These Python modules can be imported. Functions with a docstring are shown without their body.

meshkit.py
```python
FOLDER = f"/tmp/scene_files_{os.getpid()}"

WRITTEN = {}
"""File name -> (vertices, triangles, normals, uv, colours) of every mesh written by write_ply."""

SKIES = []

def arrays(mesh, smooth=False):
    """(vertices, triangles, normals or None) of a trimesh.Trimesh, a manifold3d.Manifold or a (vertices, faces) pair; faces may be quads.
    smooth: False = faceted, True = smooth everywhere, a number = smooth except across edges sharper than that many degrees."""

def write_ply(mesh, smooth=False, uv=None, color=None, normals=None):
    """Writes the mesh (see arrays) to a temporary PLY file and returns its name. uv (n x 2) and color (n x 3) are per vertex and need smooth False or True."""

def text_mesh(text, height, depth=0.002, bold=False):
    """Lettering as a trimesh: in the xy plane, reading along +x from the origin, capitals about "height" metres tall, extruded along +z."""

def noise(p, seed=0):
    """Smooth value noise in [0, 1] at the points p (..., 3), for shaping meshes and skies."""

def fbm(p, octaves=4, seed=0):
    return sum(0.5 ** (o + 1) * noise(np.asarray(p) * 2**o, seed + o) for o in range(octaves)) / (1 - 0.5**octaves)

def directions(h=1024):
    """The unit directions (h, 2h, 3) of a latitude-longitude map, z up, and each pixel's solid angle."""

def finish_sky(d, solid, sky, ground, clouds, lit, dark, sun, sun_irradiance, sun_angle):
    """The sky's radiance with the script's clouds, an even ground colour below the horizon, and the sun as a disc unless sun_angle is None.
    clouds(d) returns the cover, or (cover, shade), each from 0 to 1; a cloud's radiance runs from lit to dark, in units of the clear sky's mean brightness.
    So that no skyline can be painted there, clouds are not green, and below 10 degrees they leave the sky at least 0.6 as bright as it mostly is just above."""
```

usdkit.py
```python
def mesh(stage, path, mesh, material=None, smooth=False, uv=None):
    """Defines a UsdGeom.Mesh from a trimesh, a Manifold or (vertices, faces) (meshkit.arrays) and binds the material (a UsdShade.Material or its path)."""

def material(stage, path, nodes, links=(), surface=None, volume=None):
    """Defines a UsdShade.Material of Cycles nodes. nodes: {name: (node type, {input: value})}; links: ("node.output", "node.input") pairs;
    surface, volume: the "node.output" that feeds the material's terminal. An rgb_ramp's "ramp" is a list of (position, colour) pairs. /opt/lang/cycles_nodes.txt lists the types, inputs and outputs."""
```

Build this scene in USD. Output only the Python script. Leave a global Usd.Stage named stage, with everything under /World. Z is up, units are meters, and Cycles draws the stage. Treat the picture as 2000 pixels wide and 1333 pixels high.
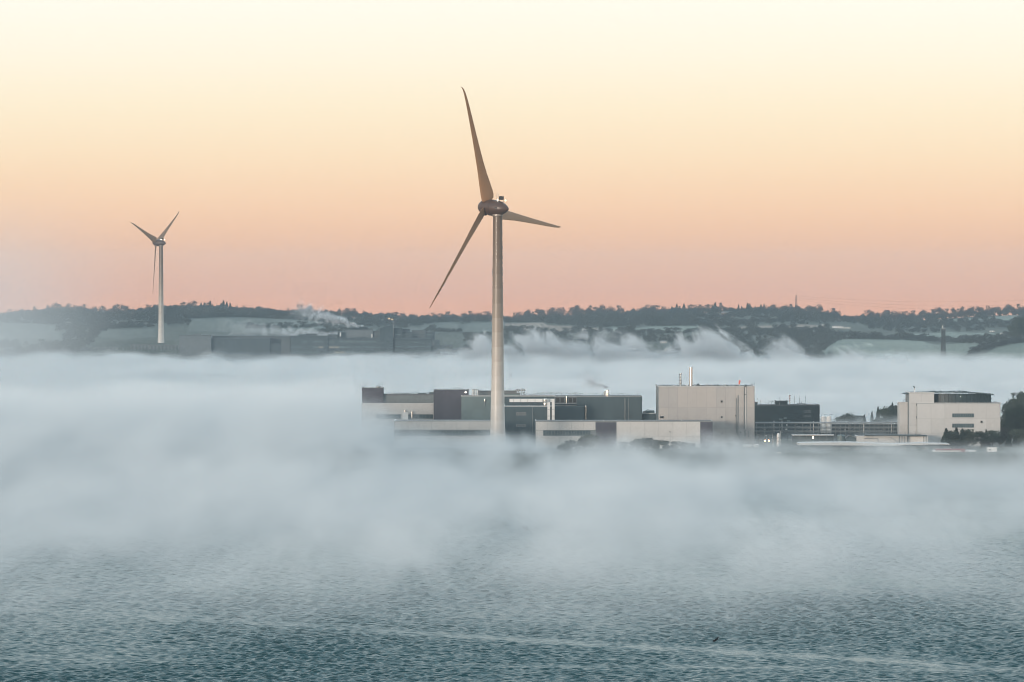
import math, random
import numpy as np, trimesh, usdkit, meshkit
from pxr import Usd, UsdGeom, UsdLux, UsdShade, Gf, Sdf, Vt

stage = Usd.Stage.CreateInMemory()
UsdGeom.SetStageUpAxis(stage, 'Z')
UsdGeom.Xform.Define(stage, '/World')
UsdGeom.Scope.Define(stage, '/World/Looks')

# ------------------------------------------------------------------ camera, sky, sun, exposure
F, H, YH = 9400.0, 72.0, 570.0          # focal length in photo pixels, eye height, horizon row
cam = UsdGeom.Camera.Define(stage, '/World/camera')
cam.CreateHorizontalApertureAttr(36.0); cam.CreateVerticalApertureAttr(24.0)
cam.CreateFocalLengthAttr(F / 2000 * 36)
cam.CreateClippingRangeAttr(Gf.Vec2f(1, 60000))
cam.CreateVerticalApertureOffsetAttr(-(666.5 - YH) / 2000 * 36)
cam.AddTranslateOp().Set(Gf.Vec3d(0, 0, H)); cam.AddRotateXOp().Set(90.0)
cam.CreateExposureAttr(1.2)
SUN_EL, SUN_AZ = math.radians(3.0), math.radians(216.0)     # behind the camera, to its left
SUN_I, SKY_S = 0.36, 0.12
HAZE, FOG, TAIL, VEIL, STEAM = 3.8e-5, .0165, .00018, .0009, .06     # densities per metre


class Graph:
    """A small builder of Cycles node graphs: values are numbers, tuples or 'node.output' strings."""
    def __init__(self):
        self.nodes, self.links, self.n = {}, [], 0

    def add(self, kind, out, **inputs):
        self.n += 1
        name = f'n{self.n}'
        plain = {}
        for k, v in inputs.items():
            if isinstance(v, str) and '.' in v and v.split('.')[0] in self.nodes:
                self.links.append((v, f'{name}.{k}'))
            else:
                plain[k] = v
        self.nodes[name] = (kind, plain)
        return f'{name}.{out}'

    def m(self, op, a, b=0.0, c=0.0, clamp=False):
        d = dict(math_type=op, value1=a, value2=b, value3=c)
        if clamp:
            d['use_clamp'] = True
        return self.add('math', 'value', **d)

    def ss(self, v, a, b, lo=0.0, hi=1.0, kind='smoothstep'):
        return self.add('map_range', 'result', range_type=kind, value=v, from_min=a, from_max=b, to_min=lo, to_max=hi, clamp=True)

    def noise(self, vec, scale=(1, 1, 1), detail=2.0, rough=0.5, loc=(0, 0, 0), distortion=0.0):
        mp = self.add('mapping', 'vector', vector=vec, scale=scale, location=loc)
        return self.add('noise_texture', 'fac', vector=mp, scale=1.0, detail=detail, roughness=rough, distortion=distortion)

    def make(self, name, surface=None, volume=None):
        return usdkit.material(stage, '/World/Looks/' + name, self.nodes, self.links, surface=surface, volume=volume)


def lin(r, g, b):
    return tuple((x / 255 / 12.92 if x < 10.3 else ((x / 255 + 0.055) / 1.055) ** 2.4) for x in (r, g, b))


g = Graph()
tc = g.add('texture_coordinate', 'generated')
z = g.add('separate_xyz', 'z', vector=tc)
K = 1.0 / (SKY_S * 2.0 ** 1.2)
low = [(-1.00, (244, 164, 120)), (-0.2, (246, 165, 119)), (0.0, (241, 170, 132)), (0.5, (249, 188, 147)), (1.0, (254, 209, 172)), (1.6, (255, 227, 194)), (2.2, (255, 239, 212)),
       (2.8, (255, 247, 230)), (3.4, (255, 252, 242)), (4.6, (255, 253, 248))]
e0, e1 = math.sin(math.radians(-1)), math.sin(math.radians(4.6))
ramp = [((math.sin(math.radians(e)) - e0) / (e1 - e0), tuple(1.10 * K * c for c in lin(*rgb))) for e, rgb in low]
lo_c = g.add('rgb_ramp', 'color', fac=g.ss(z, e0, e1, kind='linear'), ramp=ramp)
hi_c = g.add('rgb_ramp', 'color', fac=g.ss(z, 0.08, 1.0, kind='linear'),
             ramp=[(0.0, (1, 1, 1)), (0.06, (.97, 1.0, 1.04)), (0.2, (.86, .98, 1.10)), (0.5, (.74, .93, 1.10)), (1.0, (.66, .87, 1.08))])
glow = g.add('mix_color', 'result', blend_type='multiply', fac=1.0, a=lo_c, b=hi_c, use_clamp=False)
st = g.add('sky_texture', 'color', sky_type='single_scattering', sun_disc=False, sun_elevation=SUN_EL, sun_rotation=SUN_AZ)
col = g.add('mix_color', 'result', blend_type='mix', fac=0.86, a=st, b=glow, use_clamp=False)
sky_mat = g.make('sky', surface=g.add('background_shader', 'background', color=col, strength=SKY_S))
dome = UsdLux.DomeLight.Define(stage, '/World/sky')
UsdShade.MaterialBindingAPI.Apply(dome.GetPrim()).Bind(sky_mat)
sun = UsdLux.DistantLight.Define(stage, '/World/sun')
sun.CreateNormalizeAttr(True); sun.CreateIntensityAttr(SUN_I); sun.CreateAngleAttr(12.0); sun.CreateColorAttr(Gf.Vec3f(1, .84, .70))
_d = Gf.Vec3d(math.sin(SUN_AZ) * math.cos(SUN_EL), math.cos(SUN_AZ) * math.cos(SUN_EL), math.sin(SUN_EL))
sun.AddTransformOp().Set(Gf.Matrix4d().SetLookAt(_d, Gf.Vec3d(0, 0, 0), Gf.Vec3d(0, 0, 1)).GetInverse().SetTranslateOnly(Gf.Vec3d(0, 0, 400)))


# ------------------------------------------------------------------ helpers
def X(px, D): return (px - 1000.0) * D / F
def Z(py, D): return H - (py - YH) * D / F
def PX(x, D): return 1000.0 + x * F / D
def PY(zz, D): return YH + (H - zz) * F / D


_names = {}


def numbered(parent, name):
    k = (parent, name)
    n = _names.get(k, 0)
    _names[k] = n + 1
    return name if n == 0 else f'{name}_{n:03d}'


class MB:
    """Collects simple shapes into one mesh."""
    def __init__(self): self.v, self.f, self.n = [], [], 0

    def add(self, v, f):
        v = np.asarray(v, float); f = np.asarray(f, int)
        if f.shape[1] == 4:
            f = np.vstack([f[:, [0, 1, 2]], f[:, [0, 2, 3]]])
        self.v.append(v); self.f.append(f + self.n); self.n += len(v)
        return self

    def tm(self, t): return self.add(t.vertices, t.faces)

    def box(self, x0, x1, y0, y1, z0, z1):
        v = [(x, y, zz) for zz in (z0, z1) for (x, y) in ((x0, y0), (x1, y0), (x1, y1), (x0, y1))]
        return self.add(v, [(0, 3, 2, 1), (4, 5, 6, 7), (0, 1, 5, 4), (1, 2, 6, 5), (2, 3, 7, 6), (3, 0, 4, 7)])

    def pbox(self, px0, px1, py0, py1, D, dep):      # front face at distance D
        return self.box(X(px0, D), X(px1, D), D, D + dep, Z(py1, D), Z(py0, D))

    def tube(self, p, r, n=8):
        p = np.asarray(p, float)
        r = np.broadcast_to(np.asarray(r, float), (len(p),))
        t = np.gradient(p, axis=0); t /= np.linalg.norm(t, axis=1, keepdims=True) + 1e-12
        ref = np.where(np.abs(t[:, 2:]) < 0.95, [0, 0, 1.0], [1.0, 0, 0])
        a = np.cross(t, ref); a /= np.linalg.norm(a, axis=1, keepdims=True) + 1e-12
        b = np.cross(t, a)
        ang = np.arange(n) * 2 * np.pi / n
        v = p[:, None] + r[:, None, None] * (np.cos(ang)[None, :, None] * a[:, None] + np.sin(ang)[None, :, None] * b[:, None])
        i, j = np.meshgrid(np.arange(len(p) - 1), np.arange(n), indexing='ij')
        q = np.stack([i * n + j, i * n + (j + 1) % n, (i + 1) * n + (j + 1) % n, (i + 1) * n + j], -1).reshape(-1, 4)
        self.add(v.reshape(-1, 3), q)
        for k, s in ((0, 1), (len(p) - 1, -1)):
            idx = list(range(k * n, k * n + n))
            vv = v.reshape(-1, 3)[idx]
            self.add(vv, [(0, (s > 0 and c or c + 1), (s > 0 and c + 1 or c)) for c in range(1, n - 1)])
        return self

    def lathe(self, prof, c, n=24):                    # (radius, z) about the vertical through c
        p = np.asarray(prof, float)
        ang = np.arange(n) * 2 * np.pi / n
        v = np.stack([c[0] + p[:, :1] * np.cos(ang), c[1] + p[:, :1] * np.sin(ang), np.repeat(c[2] + p[:, 1:], n, 1)], -1)
        i, j = np.meshgrid(np.arange(len(p) - 1), np.arange(n), indexing='ij')
        q = np.stack([i * n + j, i * n + (j + 1) % n, (i + 1) * n + (j + 1) % n, (i + 1) * n + j], -1).reshape(-1, 4)
        return self.add(v.reshape(-1, 3), q)

    def prism(self, pts, y0, y1):                     # outline (x, z), counter-clockwise seen from the camera, between y0 and y1
        import shapely
        t = trimesh.creation.extrude_polygon(shapely.Polygon(pts), y1 - y0, engine='earcut')
        v = np.array(t.vertices)
        return self.add(np.stack([v[:, 0], y1 - v[:, 2], v[:, 1]], 1), t.faces)

    def mesh(self): return np.vstack(self.v), np.vstack(self.f)


LOC = {}


def thing(name, label, cat, loc=(0, 0, 0), group=None, kind=None):
    path = '/World/' + numbered('/World', name)
    x = UsdGeom.Xform.Define(stage, path)
    x.AddTranslateOp().Set(Gf.Vec3d(*map(float, loc)))
    meta(x.GetPrim(), label, cat, group, kind)
    LOC[path] = np.array(loc, float)
    return path


def meta(p, label=None, cat=None, group=None, kind=None):
    for k, v in (('label', label), ('category', cat), ('group', group), ('kind', kind)):
        if v:
            p.SetCustomDataByKey(k, v)


def part(parent, name, mb, mat, smooth=False, label=None):
    """One mesh of a thing, given in world coordinates."""
    v, f = mb.mesh() if isinstance(mb, MB) else mb
    path = parent + '/' + numbered(parent, name)
    loc = LOC[parent]
    m = usdkit.mesh(stage, path, (v - loc, f), mat, smooth=smooth)
    LOC[path] = loc
    meta(m.GetPrim(), label)
    return path


def single(name, mb, mat, label=None, cat=None, group=None, kind=None, smooth=False):
    v, f = mb.mesh() if isinstance(mb, MB) else mb
    path = '/World/' + numbered('/World', name)
    m = usdkit.mesh(stage, path, (v, f), mat, smooth=smooth)
    LOC[path] = np.zeros(3)
    meta(m.GetPrim(), label, cat, group, kind)
    return path


# ------------------------------------------------------------------ materials
def paint(name, c, rough=0.55, vary=0.12, streak=0.10, metal=0.0, spec=0.4):
    """Painted or coated sheet: base colour with faint blotches and vertical weather streaks."""
    g = Graph()
    pos = g.add('geometry', 'position')
    a = g.noise(pos, (.13, .13, .2), 3)
    b = g.noise(pos, (1.1, 1.1, .06), 3, .6)
    f = g.m('add', g.m('multiply_add', a, 2 * vary, 1 - vary), g.m('multiply_add', b, 2 * streak, -streak))
    cc = g.add('combine_xyz', 'vector', x=g.m('multiply', f, c[0]), y=g.m('multiply', f, c[1]), z=g.m('multiply', f, c[2]))
    return g.make(name, surface=g.add('principled_bsdf', 'BSDF', base_color=cc, roughness=rough, metallic=metal, specular_ior_level=spec))


def emit(name, c, s):
    g = Graph()
    return g.make(name, surface=g.add('principled_bsdf', 'BSDF', base_color=(.8, .8, .8), emission_color=c, emission_strength=s))


M = {}
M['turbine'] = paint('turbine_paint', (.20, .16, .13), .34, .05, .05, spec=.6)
_light_grade = np.array([(.52, .50, .47), (.46, .43, .395), (.40, .365, .325), (.33, .29, .25), (.24, .195, .155), (.175, .133, .10), (.135, .096, .068), (.115, .078, .053)])  # tower's light gradient put into stepped base colours, bright foot to dim top
M['light_graded'] = [paint(f'tower_section_{k}', tuple(float(np.interp(k / 15 * 7, np.arange(8), _light_grade[:, c])) for c in range(3)), .36, .04, .05, spec=.38) for k in range(16)]
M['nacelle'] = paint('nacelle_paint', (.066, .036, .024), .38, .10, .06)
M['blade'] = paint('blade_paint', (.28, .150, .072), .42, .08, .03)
M['nacelle_dark'] = paint('nacelle_seam', (.02, .014, .011), .5)
M['black'] = paint('black_metal', (.02, .017, .015), .5)
M['lamp'] = emit('warning_lamp', (1, .95, .75), 6)
M['dim_lamp'] = emit('dim_lamp', (1, .95, .85), 1.2)
M['warm_lamp'] = emit('warm_lamp', (1, .45, .18), 6)
M['cream'] = [paint(f'cream_cladding_{k}', tuple(s * x for x in (.43, .42, .405)), .6, .04, .05) for k, s in enumerate((1.0, .965, 1.03))]
M['pale'] = [paint(f'pale_cladding_{k}', tuple(s * x for x in (.50, .48, .455)), .6, .04, .05) for k, s in enumerate((1.0, .97, 1.03))]
M['tan'] = [paint(f'tan_cladding_{k}', tuple(s * x for x in t), .6, .05, .06) for k, (s, t) in enumerate(((1.0, (.35, .33, .312)), (.96, (.35, .33, .312)), (1.02, (.36, .332, .308))))]
M['purple'] = [paint(f'purple_cladding_{k}', tuple(s * x for x in (.060, .058, .074)), .6, .10, .08) for k, s in enumerate((1.0, .9, 1.08))]
M['grey'] = [paint(f'grey_cladding_{k}', tuple(s * x for x in (.14, .155, .155)), .55, .06, .06) for k, s in enumerate((1.0, .95, 1.05))]
M['dgrey'] = [paint(f'slate_cladding_{k}', tuple(s * x for x in (.046, .070, .078)), .55, .06, .08) for k, s in enumerate((1.0, .94, 1.06))]
M['green'] = [paint(f'green_cladding_{k}', tuple(s * x for x in (.125, .165, .165)), .55, .05, .06) for k, s in enumerate((1.0, .96, 1.04))]
M['teal'] = [paint(f'teal_cladding_{k}', tuple(s * x for x in (.013, .027, .031)), .5, .15, .12) for k, s in enumerate((1.0, .85, 1.2))]
M['glass'] = paint('window_glass', (.045, .075, .085), .18, .1, .0, spec=.5)
M['trim'] = paint('pale_trim', (.52, .52, .51), .5)
M['silver'] = paint('bright_steel', (.75, .68, .60), .22, .05, .02, metal=1.0)
M['steel'] = paint('dull_steel', (.28, .29, .29), .4, .1, .05, metal=.6)
M['white'] = paint('white_paint', (.68, .66, .63), .5, .06, .06)
M['red'] = paint('red_paint', (.20, .05, .05), .5)
M['orange'] = paint('windsock_cloth', (.75, .13, .07), .8)
M['roof'] = paint('roof_felt', (.12, .125, .125), .8)
M['pipe'] = paint('pipe_paint', (.17, .185, .185), .45)
M['brick'] = paint('house_wall', (.30, .21, .16), .8)
M['far'] = [paint(f'far_cladding_{k}', c, .6, .08, .08) for k, c in enumerate(((.11, .13, .14), (.038, .06, .072), (.075, .092, .10), (.026, .046, .056)))]
M['lit'] = usdkit.material(stage, '/World/Looks/lit_window', {'p': ('principled_bsdf', {'base_color': (.12, .13, .12), 'emission_color': (1.0, .85, .6), 'emission_strength': .07})}, surface='p.BSDF')
M['far_glass'] = paint('far_window_glass', (.10, .15, .155), .25, .2)
M['bark'] = paint('bark', (.05, .04, .033), .9)
for k, c in (('bare', (.070, .060, .052)), ('conifer', (.028, .042, .034)), ('shrub', (.05, .062, .045)), ('wood', (.050, .056, .050))):
    g = Graph()
    rnd = g.add('object_info', 'random')
    nz = g.noise(g.add('geometry', 'position'), (.25, .25, .25), 2)
    f = g.m('multiply_add', g.m('add', rnd, nz), .45, .55)
    cc = g.add('combine_xyz', 'vector', x=g.m('multiply', f, c[0]), y=g.m('multiply', f, c[1]), z=g.m('multiply', f, c[2]))
    M[k] = g.make(k + '_foliage', surface=g.add('principled_bsdf', 'BSDF', base_color=cc, roughness=.9, specular_ior_level=.1))


def land(name, c1, c2, sc=(.02, .02, .02)):
    g = Graph()
    pos = g.add('geometry', 'position')
    n1 = g.noise(pos, sc, 5, .6)
    c = g.add('rgb_ramp', 'color', fac=n1, ramp=[(.35, c1), (.65, c2)])
    return g.make(name, surface=g.add('principled_bsdf', 'BSDF', base_color=c, roughness=.95, specular_ior_level=.05))


M['ground'] = land('rough_ground', (.055, .062, .05), (.10, .105, .085))
M['fgreen'] = land('green_pasture', (.15, .175, .145), (.195, .215, .18), (.008, .008, .008))
M['fbrown'] = land('stubble_field', (.20, .165, .13), (.25, .205, .165), (.008, .008, .008))
M['fdull'] = land('dull_pasture', (.095, .105, .09), (.125, .135, .115), (.008, .008, .008))
M['yard'] = land('concrete_yard', (.30, .30, .29), (.38, .375, .36), (.1, .1, .1))

# water: wind chop with smoother slicks that run across it
g = Graph()
pos = g.add('geometry', 'position')
h1 = g.noise(pos, (1.1, .8, 0), 3, .6)
nrm = g.add('bump', 'normal', height=g.m('multiply', h1, .16), strength=g.ss(g.add('separate_xyz', 'y', vector=pos), 1000, 1400, .8, 1.0), distance=1.0)
M['sea'] = g.make('sea_water', surface=g.add('principled_bsdf', 'BSDF', base_color=(.003, .033, .037), roughness=.14, specular_ior_level=.04, ior=1.33, normal=nrm))


# ------------------------------------------------------------------ terrain
def sst(t):
    t = np.clip(t, 0, 1)
    return t * t * (3 - 2 * t)


RIDGE_PX = np.array([-600, -200, 0, 100, 230, 330, 470, 600, 720, 800, 900, 1000, 1050, 1150, 1300, 1400, 1500, 1600, 1650, 1750, 1850, 1950, 2050, 2300, 2700], float)
RIDGE_TOP = np.array([618, 614, 622, 612, 616, 606, 610, 617, 622, 627, 626, 629, 626, 620, 614, 611, 611, 616, 627, 629, 622, 616, 616, 612, 610], float)   # rows of the bare ridge
RIDGE_D = 6900.0


def height(x, y):
    x = np.asarray(x, float); y = np.asarray(y, float)
    x, y = np.broadcast_arrays(x, y)
    ridge = Z(np.interp(1000 + x * F / RIDGE_D, RIDGE_PX, RIDGE_TOP), RIDGE_D)
    p = np.stack([x / 420, y / 420, x * 0], -1)
    und = (meshkit.fbm(p, 3, 5) - .5) * 9
    t = np.clip((y - 4450) / (RIDGE_D - 4450), 0, 1)
    zz = 3.0 + (ridge - 3.0) * t ** 1.05 + und * np.sin(np.pi * t) * .8
    knoll = 17.0 * np.exp(-(((x + 345) / 170) ** 2 + ((y - 4700) / 260) ** 2))       # rise that carries the far turbine
    right = 16.0 * sst((x - 375) / 120) * np.exp(-((y - 4800) / 240) ** 2)         # nearer slope at the right edge
    zz = zz + knoll + right
    zz = np.where(y > RIDGE_D, ridge - (y - RIDGE_D) * .012, zz)
    quay = sst((y - 1868) / 26) * (1 - sst((y - 2260) / 90))                       # plateau of the works
    zz = np.where(y < 4000, -3.0 + 4.0 * sst((y - 1850) / 40) + 7.0 * quay, zz)
    blend = sst((y - 2400) / 2000)
    return np.where((y >= 2400) & (y < 4450), 1.0 + 2.0 * blend + knoll + right, zz)


_RD = np.arange(4300.0, 8000.0, 12.0)
_RP = np.arange(-80, 2081, 4.0)
_RH = height(X(_RP[None, :], _RD[:, None]), _RD[:, None] + 0 * _RP[None, :])


def ray_ground(px, py):
    """The point of the terrain that the eye sees at a photo pixel."""
    k = int(np.clip(round((px + 80) / 4), 0, len(_RP) - 1))
    dz = Z(py, _RD) - _RH[:, k]
    i = int(np.argmax(dz < 0))
    if dz[i] >= 0:
        return None
    return np.array([X(px, _RD[i]), _RD[i], _RH[i, k]])


ys = np.r_[1846:1904:4, 1910:2260:25, 2260:2420:20, 2440:4300:90, 4300:7100:28, 7150:9000:150, 9500, 11000, 14000, 20000, 30000]
xs = np.r_[-12000, -8000, -5000, -3000, -2000, -1400:1401:24, 2000, 3000, 5000, 8000, 12000].astype(float)
gx, gy = np.meshgrid(xs, ys.astype(float))
gz = height(gx, gy)
nx = len(xs)
i, j = np.meshgrid(np.arange(len(ys) - 1), np.arange(nx - 1), indexing='ij')
quads = np.stack([i * nx + j, i * nx + j + 1, (i + 1) * nx + j + 1, (i + 1) * nx + j], -1).reshape(-1, 4)
tm = MB().add(np.stack([gx, gy, gz], -1).reshape(-1, 3), quads)
single('ground', tm, M['ground'], 'dull winter ground that runs from the shore up to the hill ridge', 'ground', kind='structure', smooth=True)
xs = np.r_[-12000, -4000, -1000, -400, -220, np.arange(-150, 150.1, .55), 220, 400, 1000, 4000, 12000]
row = 872.0; ys = [-400, 300, 700, 840]
while row < 1724:                                                       # rows widen with distance
    ys.append(row); row += .42 + (row - 872) * .00095
ys = np.r_[ys, 1740:1862:40, 1862]
dy = np.gradient(ys)[:, None]
gx, gy = np.meshgrid(xs, ys)
gz = np.zeros_like(gx)
r_ = np.random.default_rng(3)
for lam in np.geomspace(1.05, 3.8, 46):                                 # wind chop: many small trains around one direction
    k_ = 2 * np.pi / (lam * r_.uniform(.9, 1.1)); d_ = r_.normal() * .6 + 1.75
    gz += np.clip(lam / (1.1 * dy) - 1.6, 0, 1) * .051 / k_ * (lam / 2.5) ** -.5 * np.sin(k_ * (np.cos(d_) * gx + np.sin(d_) * gy) + r_.uniform(0, 6.3))
gust = meshkit.fbm(np.stack([gx / 45, gy / 120, gx * 0], -1), 3, 2)
calm = meshkit.fbm(np.stack([gx / 9, gy / 40, gx * 0 + 5], -1), 3, 6)
wob = (meshkit.fbm(np.stack([gx / 60, gy / 200, gx * 0 + 9], -1), 2, 4) - .5) * 12
def slick_at(x0, y0, x1, y1, w):
    d = math.hypot(x1 - x0, y1 - y0)
    q = (gx - x0) * -(y1 - y0) / d + (gy - y0) * (x1 - x0) / d + wob
    return np.exp(-(q / w) ** 2)
slicks = np.maximum(slick_at(-60., 1047., 97., 917., 7.0), .6 * slick_at(-90., 940., 110., 912., 5.0)) * np.clip((calm - .2) * 3.2, .4, 1) * np.clip(.8 + gx / 260, .6, 1)
gz *= np.clip(1.2 + (gust - .5) * 2.2, .75, 1.7) * (1 - .92 * slicks)
gz *= (np.abs(gx) < 151) * np.clip((gy - 860) / 20, 0, 1) * np.clip((1722 - gy) / 60, 0, 1)
nx = len(xs)
i, j = np.meshgrid(np.arange(len(ys) - 1), np.arange(nx - 1), indexing='ij')
quads = np.stack([i * nx + j, i * nx + j + 1, (i + 1) * nx + j + 1, (i + 1) * nx + j], -1).reshape(-1, 4)
single('sea', MB().add(np.stack([gx, gy, gz], -1).reshape(-1, 3), quads), M['sea'], 'dark teal choppy harbour water with paler slicks', 'sea', kind='structure', smooth=True)


# fields lie on the slope: outlines are given by the photo rows and columns they are seen at
from shapely import Polygon, Point, LineString
FIELDS = [
    ('fgreen', [(1640, 664), (1720, 665), (1800, 668), (1912, 674), (1890, 694), (1850, 707), (1700, 706), (1610, 702), (1600, 690)]),
    ('fgreen', [(1735, 659), (1790, 653), (1850, 650), (1940, 652), (1955, 658), (1930, 668), (1870, 667), (1800, 661)]),
    ('fbrown', [(1395, 644), (1480, 638), (1560, 635), (1612, 637), (1612, 642), (1540, 646), (1470, 645), (1400, 648)]),
    ('fgreen', [(1235, 645), (1265, 639), (1375, 638), (1372, 642), (1330, 652), (1245, 656)]),
    ('fgreen', [(1180, 646), (1196, 640), (1240, 639), (1228, 650), (1190, 651)]),
    ('fbrown', [(985, 632), (1060, 631), (1068, 636), (1150, 640), (1185, 646), (1130, 651), (1075, 652), (990, 646)]),
    ('fdull', [(905, 634), (968, 630), (985, 632), (985, 648), (905, 651)]),
    ('fdull', [(1330, 622), (1400, 622), (1392, 629), (1340, 629)]),
    ('fdull', [(1440, 624), (1530, 624), (1530, 629), (1445, 629)]),
    ('fgreen', [(1845, 622), (1900, 622), (1920, 626), (1870, 628), (1846, 626)]),
    ('fdull', [(1728, 627), (1830, 629), (1910, 630), (1990, 628), (1990, 633), (1840, 634), (1740, 633)]),
    ('fgreen', [(1925, 622), (1990, 617), (2000, 626), (1940, 627)]),
    ('fdull', [(370, 625), (470, 622), (560, 625), (640, 630), (640, 652), (480, 652), (370, 648)]),
    ('fdull', [(470, 632), (610, 629), (640, 634), (600, 640), (480, 642)]),
    ('fdull', [(205, 646), (300, 642), (305, 660), (240, 665), (190, 660)]),
    ('fdull', [(0, 632), (110, 636), (120, 664), (0, 668)]),
    ('fgreen', [(1905, 700), (1950, 680), (2000, 671), (2030, 668), (2030, 706), (1900, 710)]),
    ('fdull', [(820, 636), (880, 631), (900, 634), (895, 648), (830, 648)]),
    ('fdull', [(800, 640), (872, 646), (870, 652), (795, 651)]),
]
FPOLY = [Polygon(p).buffer(0) for _, p in FIELDS]
FLAB = ['broad pale green field above the fog beside the lattice mast', 'frosty green strip field behind the lattice mast', 'long pinkish stubble strip left of the white farmhouse', 'green field with a hedge below the mansion wood',
        'small green field between two dark hedges', 'pinkish stubble field right of the tall turbine tower', 'dull pasture left of the tall turbine tower', 'small clearing below the ridge wood', 'narrow pasture below the mansion',
        'narrow green field near the right end of the ridge', 'long dull pasture above the strip field at right', 'green field under the ridge trees at far right', 'misty pasture above the dark works building', 'thin paler field under the pine ridge',
        'misty pasture left of the small turbine tower', 'misty slope at the far left', 'green slope rising to the right edge above the fog', 'dull field right of the slanted tower', 'lower dull field right of the slanted tower']
for (mat, poly), lab in zip(FIELDS, FLAB):
    P = [ray_ground(*q) for q in poly]
    P = [p for p in P if p is not None]
    if len(P) < 3:
        continue
    W = Polygon([(p[0], p[1]) for p in P]).buffer(0)
    W = max(getattr(W, 'geoms', [W]), key=lambda q: q.area)
    x0, y0, x1, y1 = W.bounds
    step = max(8.0, (x1 - x0) / 40)
    import shapely
    cells = [c for c in (shapely.box(a, b, a + step, b + 2 * step).intersection(W) for a in np.arange(x0, x1, step) for b in np.arange(y0, y1, 2 * step)) if c.area > 1e-3]
    mb = MB()
    for c in cells:
        for q in getattr(c, 'geoms', [c]):
            if q.geom_type != 'Polygon' or q.area < 1e-3:
                continue
            vv, ff = trimesh.creation.triangulate_polygon(q, engine='earcut')
            vv = np.asarray(vv)
            mb.add(np.c_[vv, height(vv[:, 0], vv[:, 1]) + .45], ff)
    if mb.n:
        v, f = mb.mesh()
        up = np.cross(v[f[:, 1]] - v[f[:, 0]], v[f[:, 2]] - v[f[:, 0]])[:, 2] < 0
        f[up] = f[up][:, ::-1]
        single('field', (v, f), M[mat], lab, 'field', kind='structure', smooth=True)

# ------------------------------------------------------------------ trees
rng = np.random.default_rng(11)


def leaf_cloud(n, shape, size, seed, flat=.5):
    """Many small leaf or twig-clump faces inside a crown; shape(n, rng) gives the centres."""
    r = np.random.default_rng(seed)
    c = shape(n, r)
    n = len(c)
    a = r.normal(size=(n, 3)); a /= np.linalg.norm(a, axis=1, keepdims=True)
    b = np.cross(a, r.normal(size=(n, 3))); b /= np.linalg.norm(b, axis=1, keepdims=True)
    s = size * r.uniform(.5, 1.3, (n, 1))
    a, b = a * s, b * s * r.uniform(.4, 1.0, (n, 1))
    v = np.stack([c - a, c + b * .9, c + a, c - b], 1).reshape(-1, 3)
    k = np.arange(n) * 4
    return v, np.vstack([np.stack([k, k + 1, k + 2], 1), np.stack([k, k + 2, k + 3], 1)])


def round_crown(h, w, z0, lobes):
    def shape(n, r):
        L = []
        for _ in range(lobes):
            a = r.uniform(0, 2 * np.pi); q = r.uniform(.15, .75)
            L.append((np.cos(a) * q * w / 2, np.sin(a) * q * w / 2, z0 + (h - z0) * r.uniform(.25, .92), r.uniform(.12, .26) * w))
        L.append((0, 0, z0 + (h - z0) * .5, .3 * w))
        out = []
        for (x, y, zz, rad) in L:
            d = r.normal(size=(n // len(L) + 1, 3)); d /= np.linalg.norm(d, axis=1, keepdims=True)
            out.append(np.array([x, y, zz]) + d * rad * r.uniform(.45, 1.05, (len(d), 1)) * (1, 1, .8))
        c = np.vstack(out)
        return c[(c[:, 2] > z0 * .8) & (c[:, 2] < h * 1.02)]
    return shape


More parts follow.
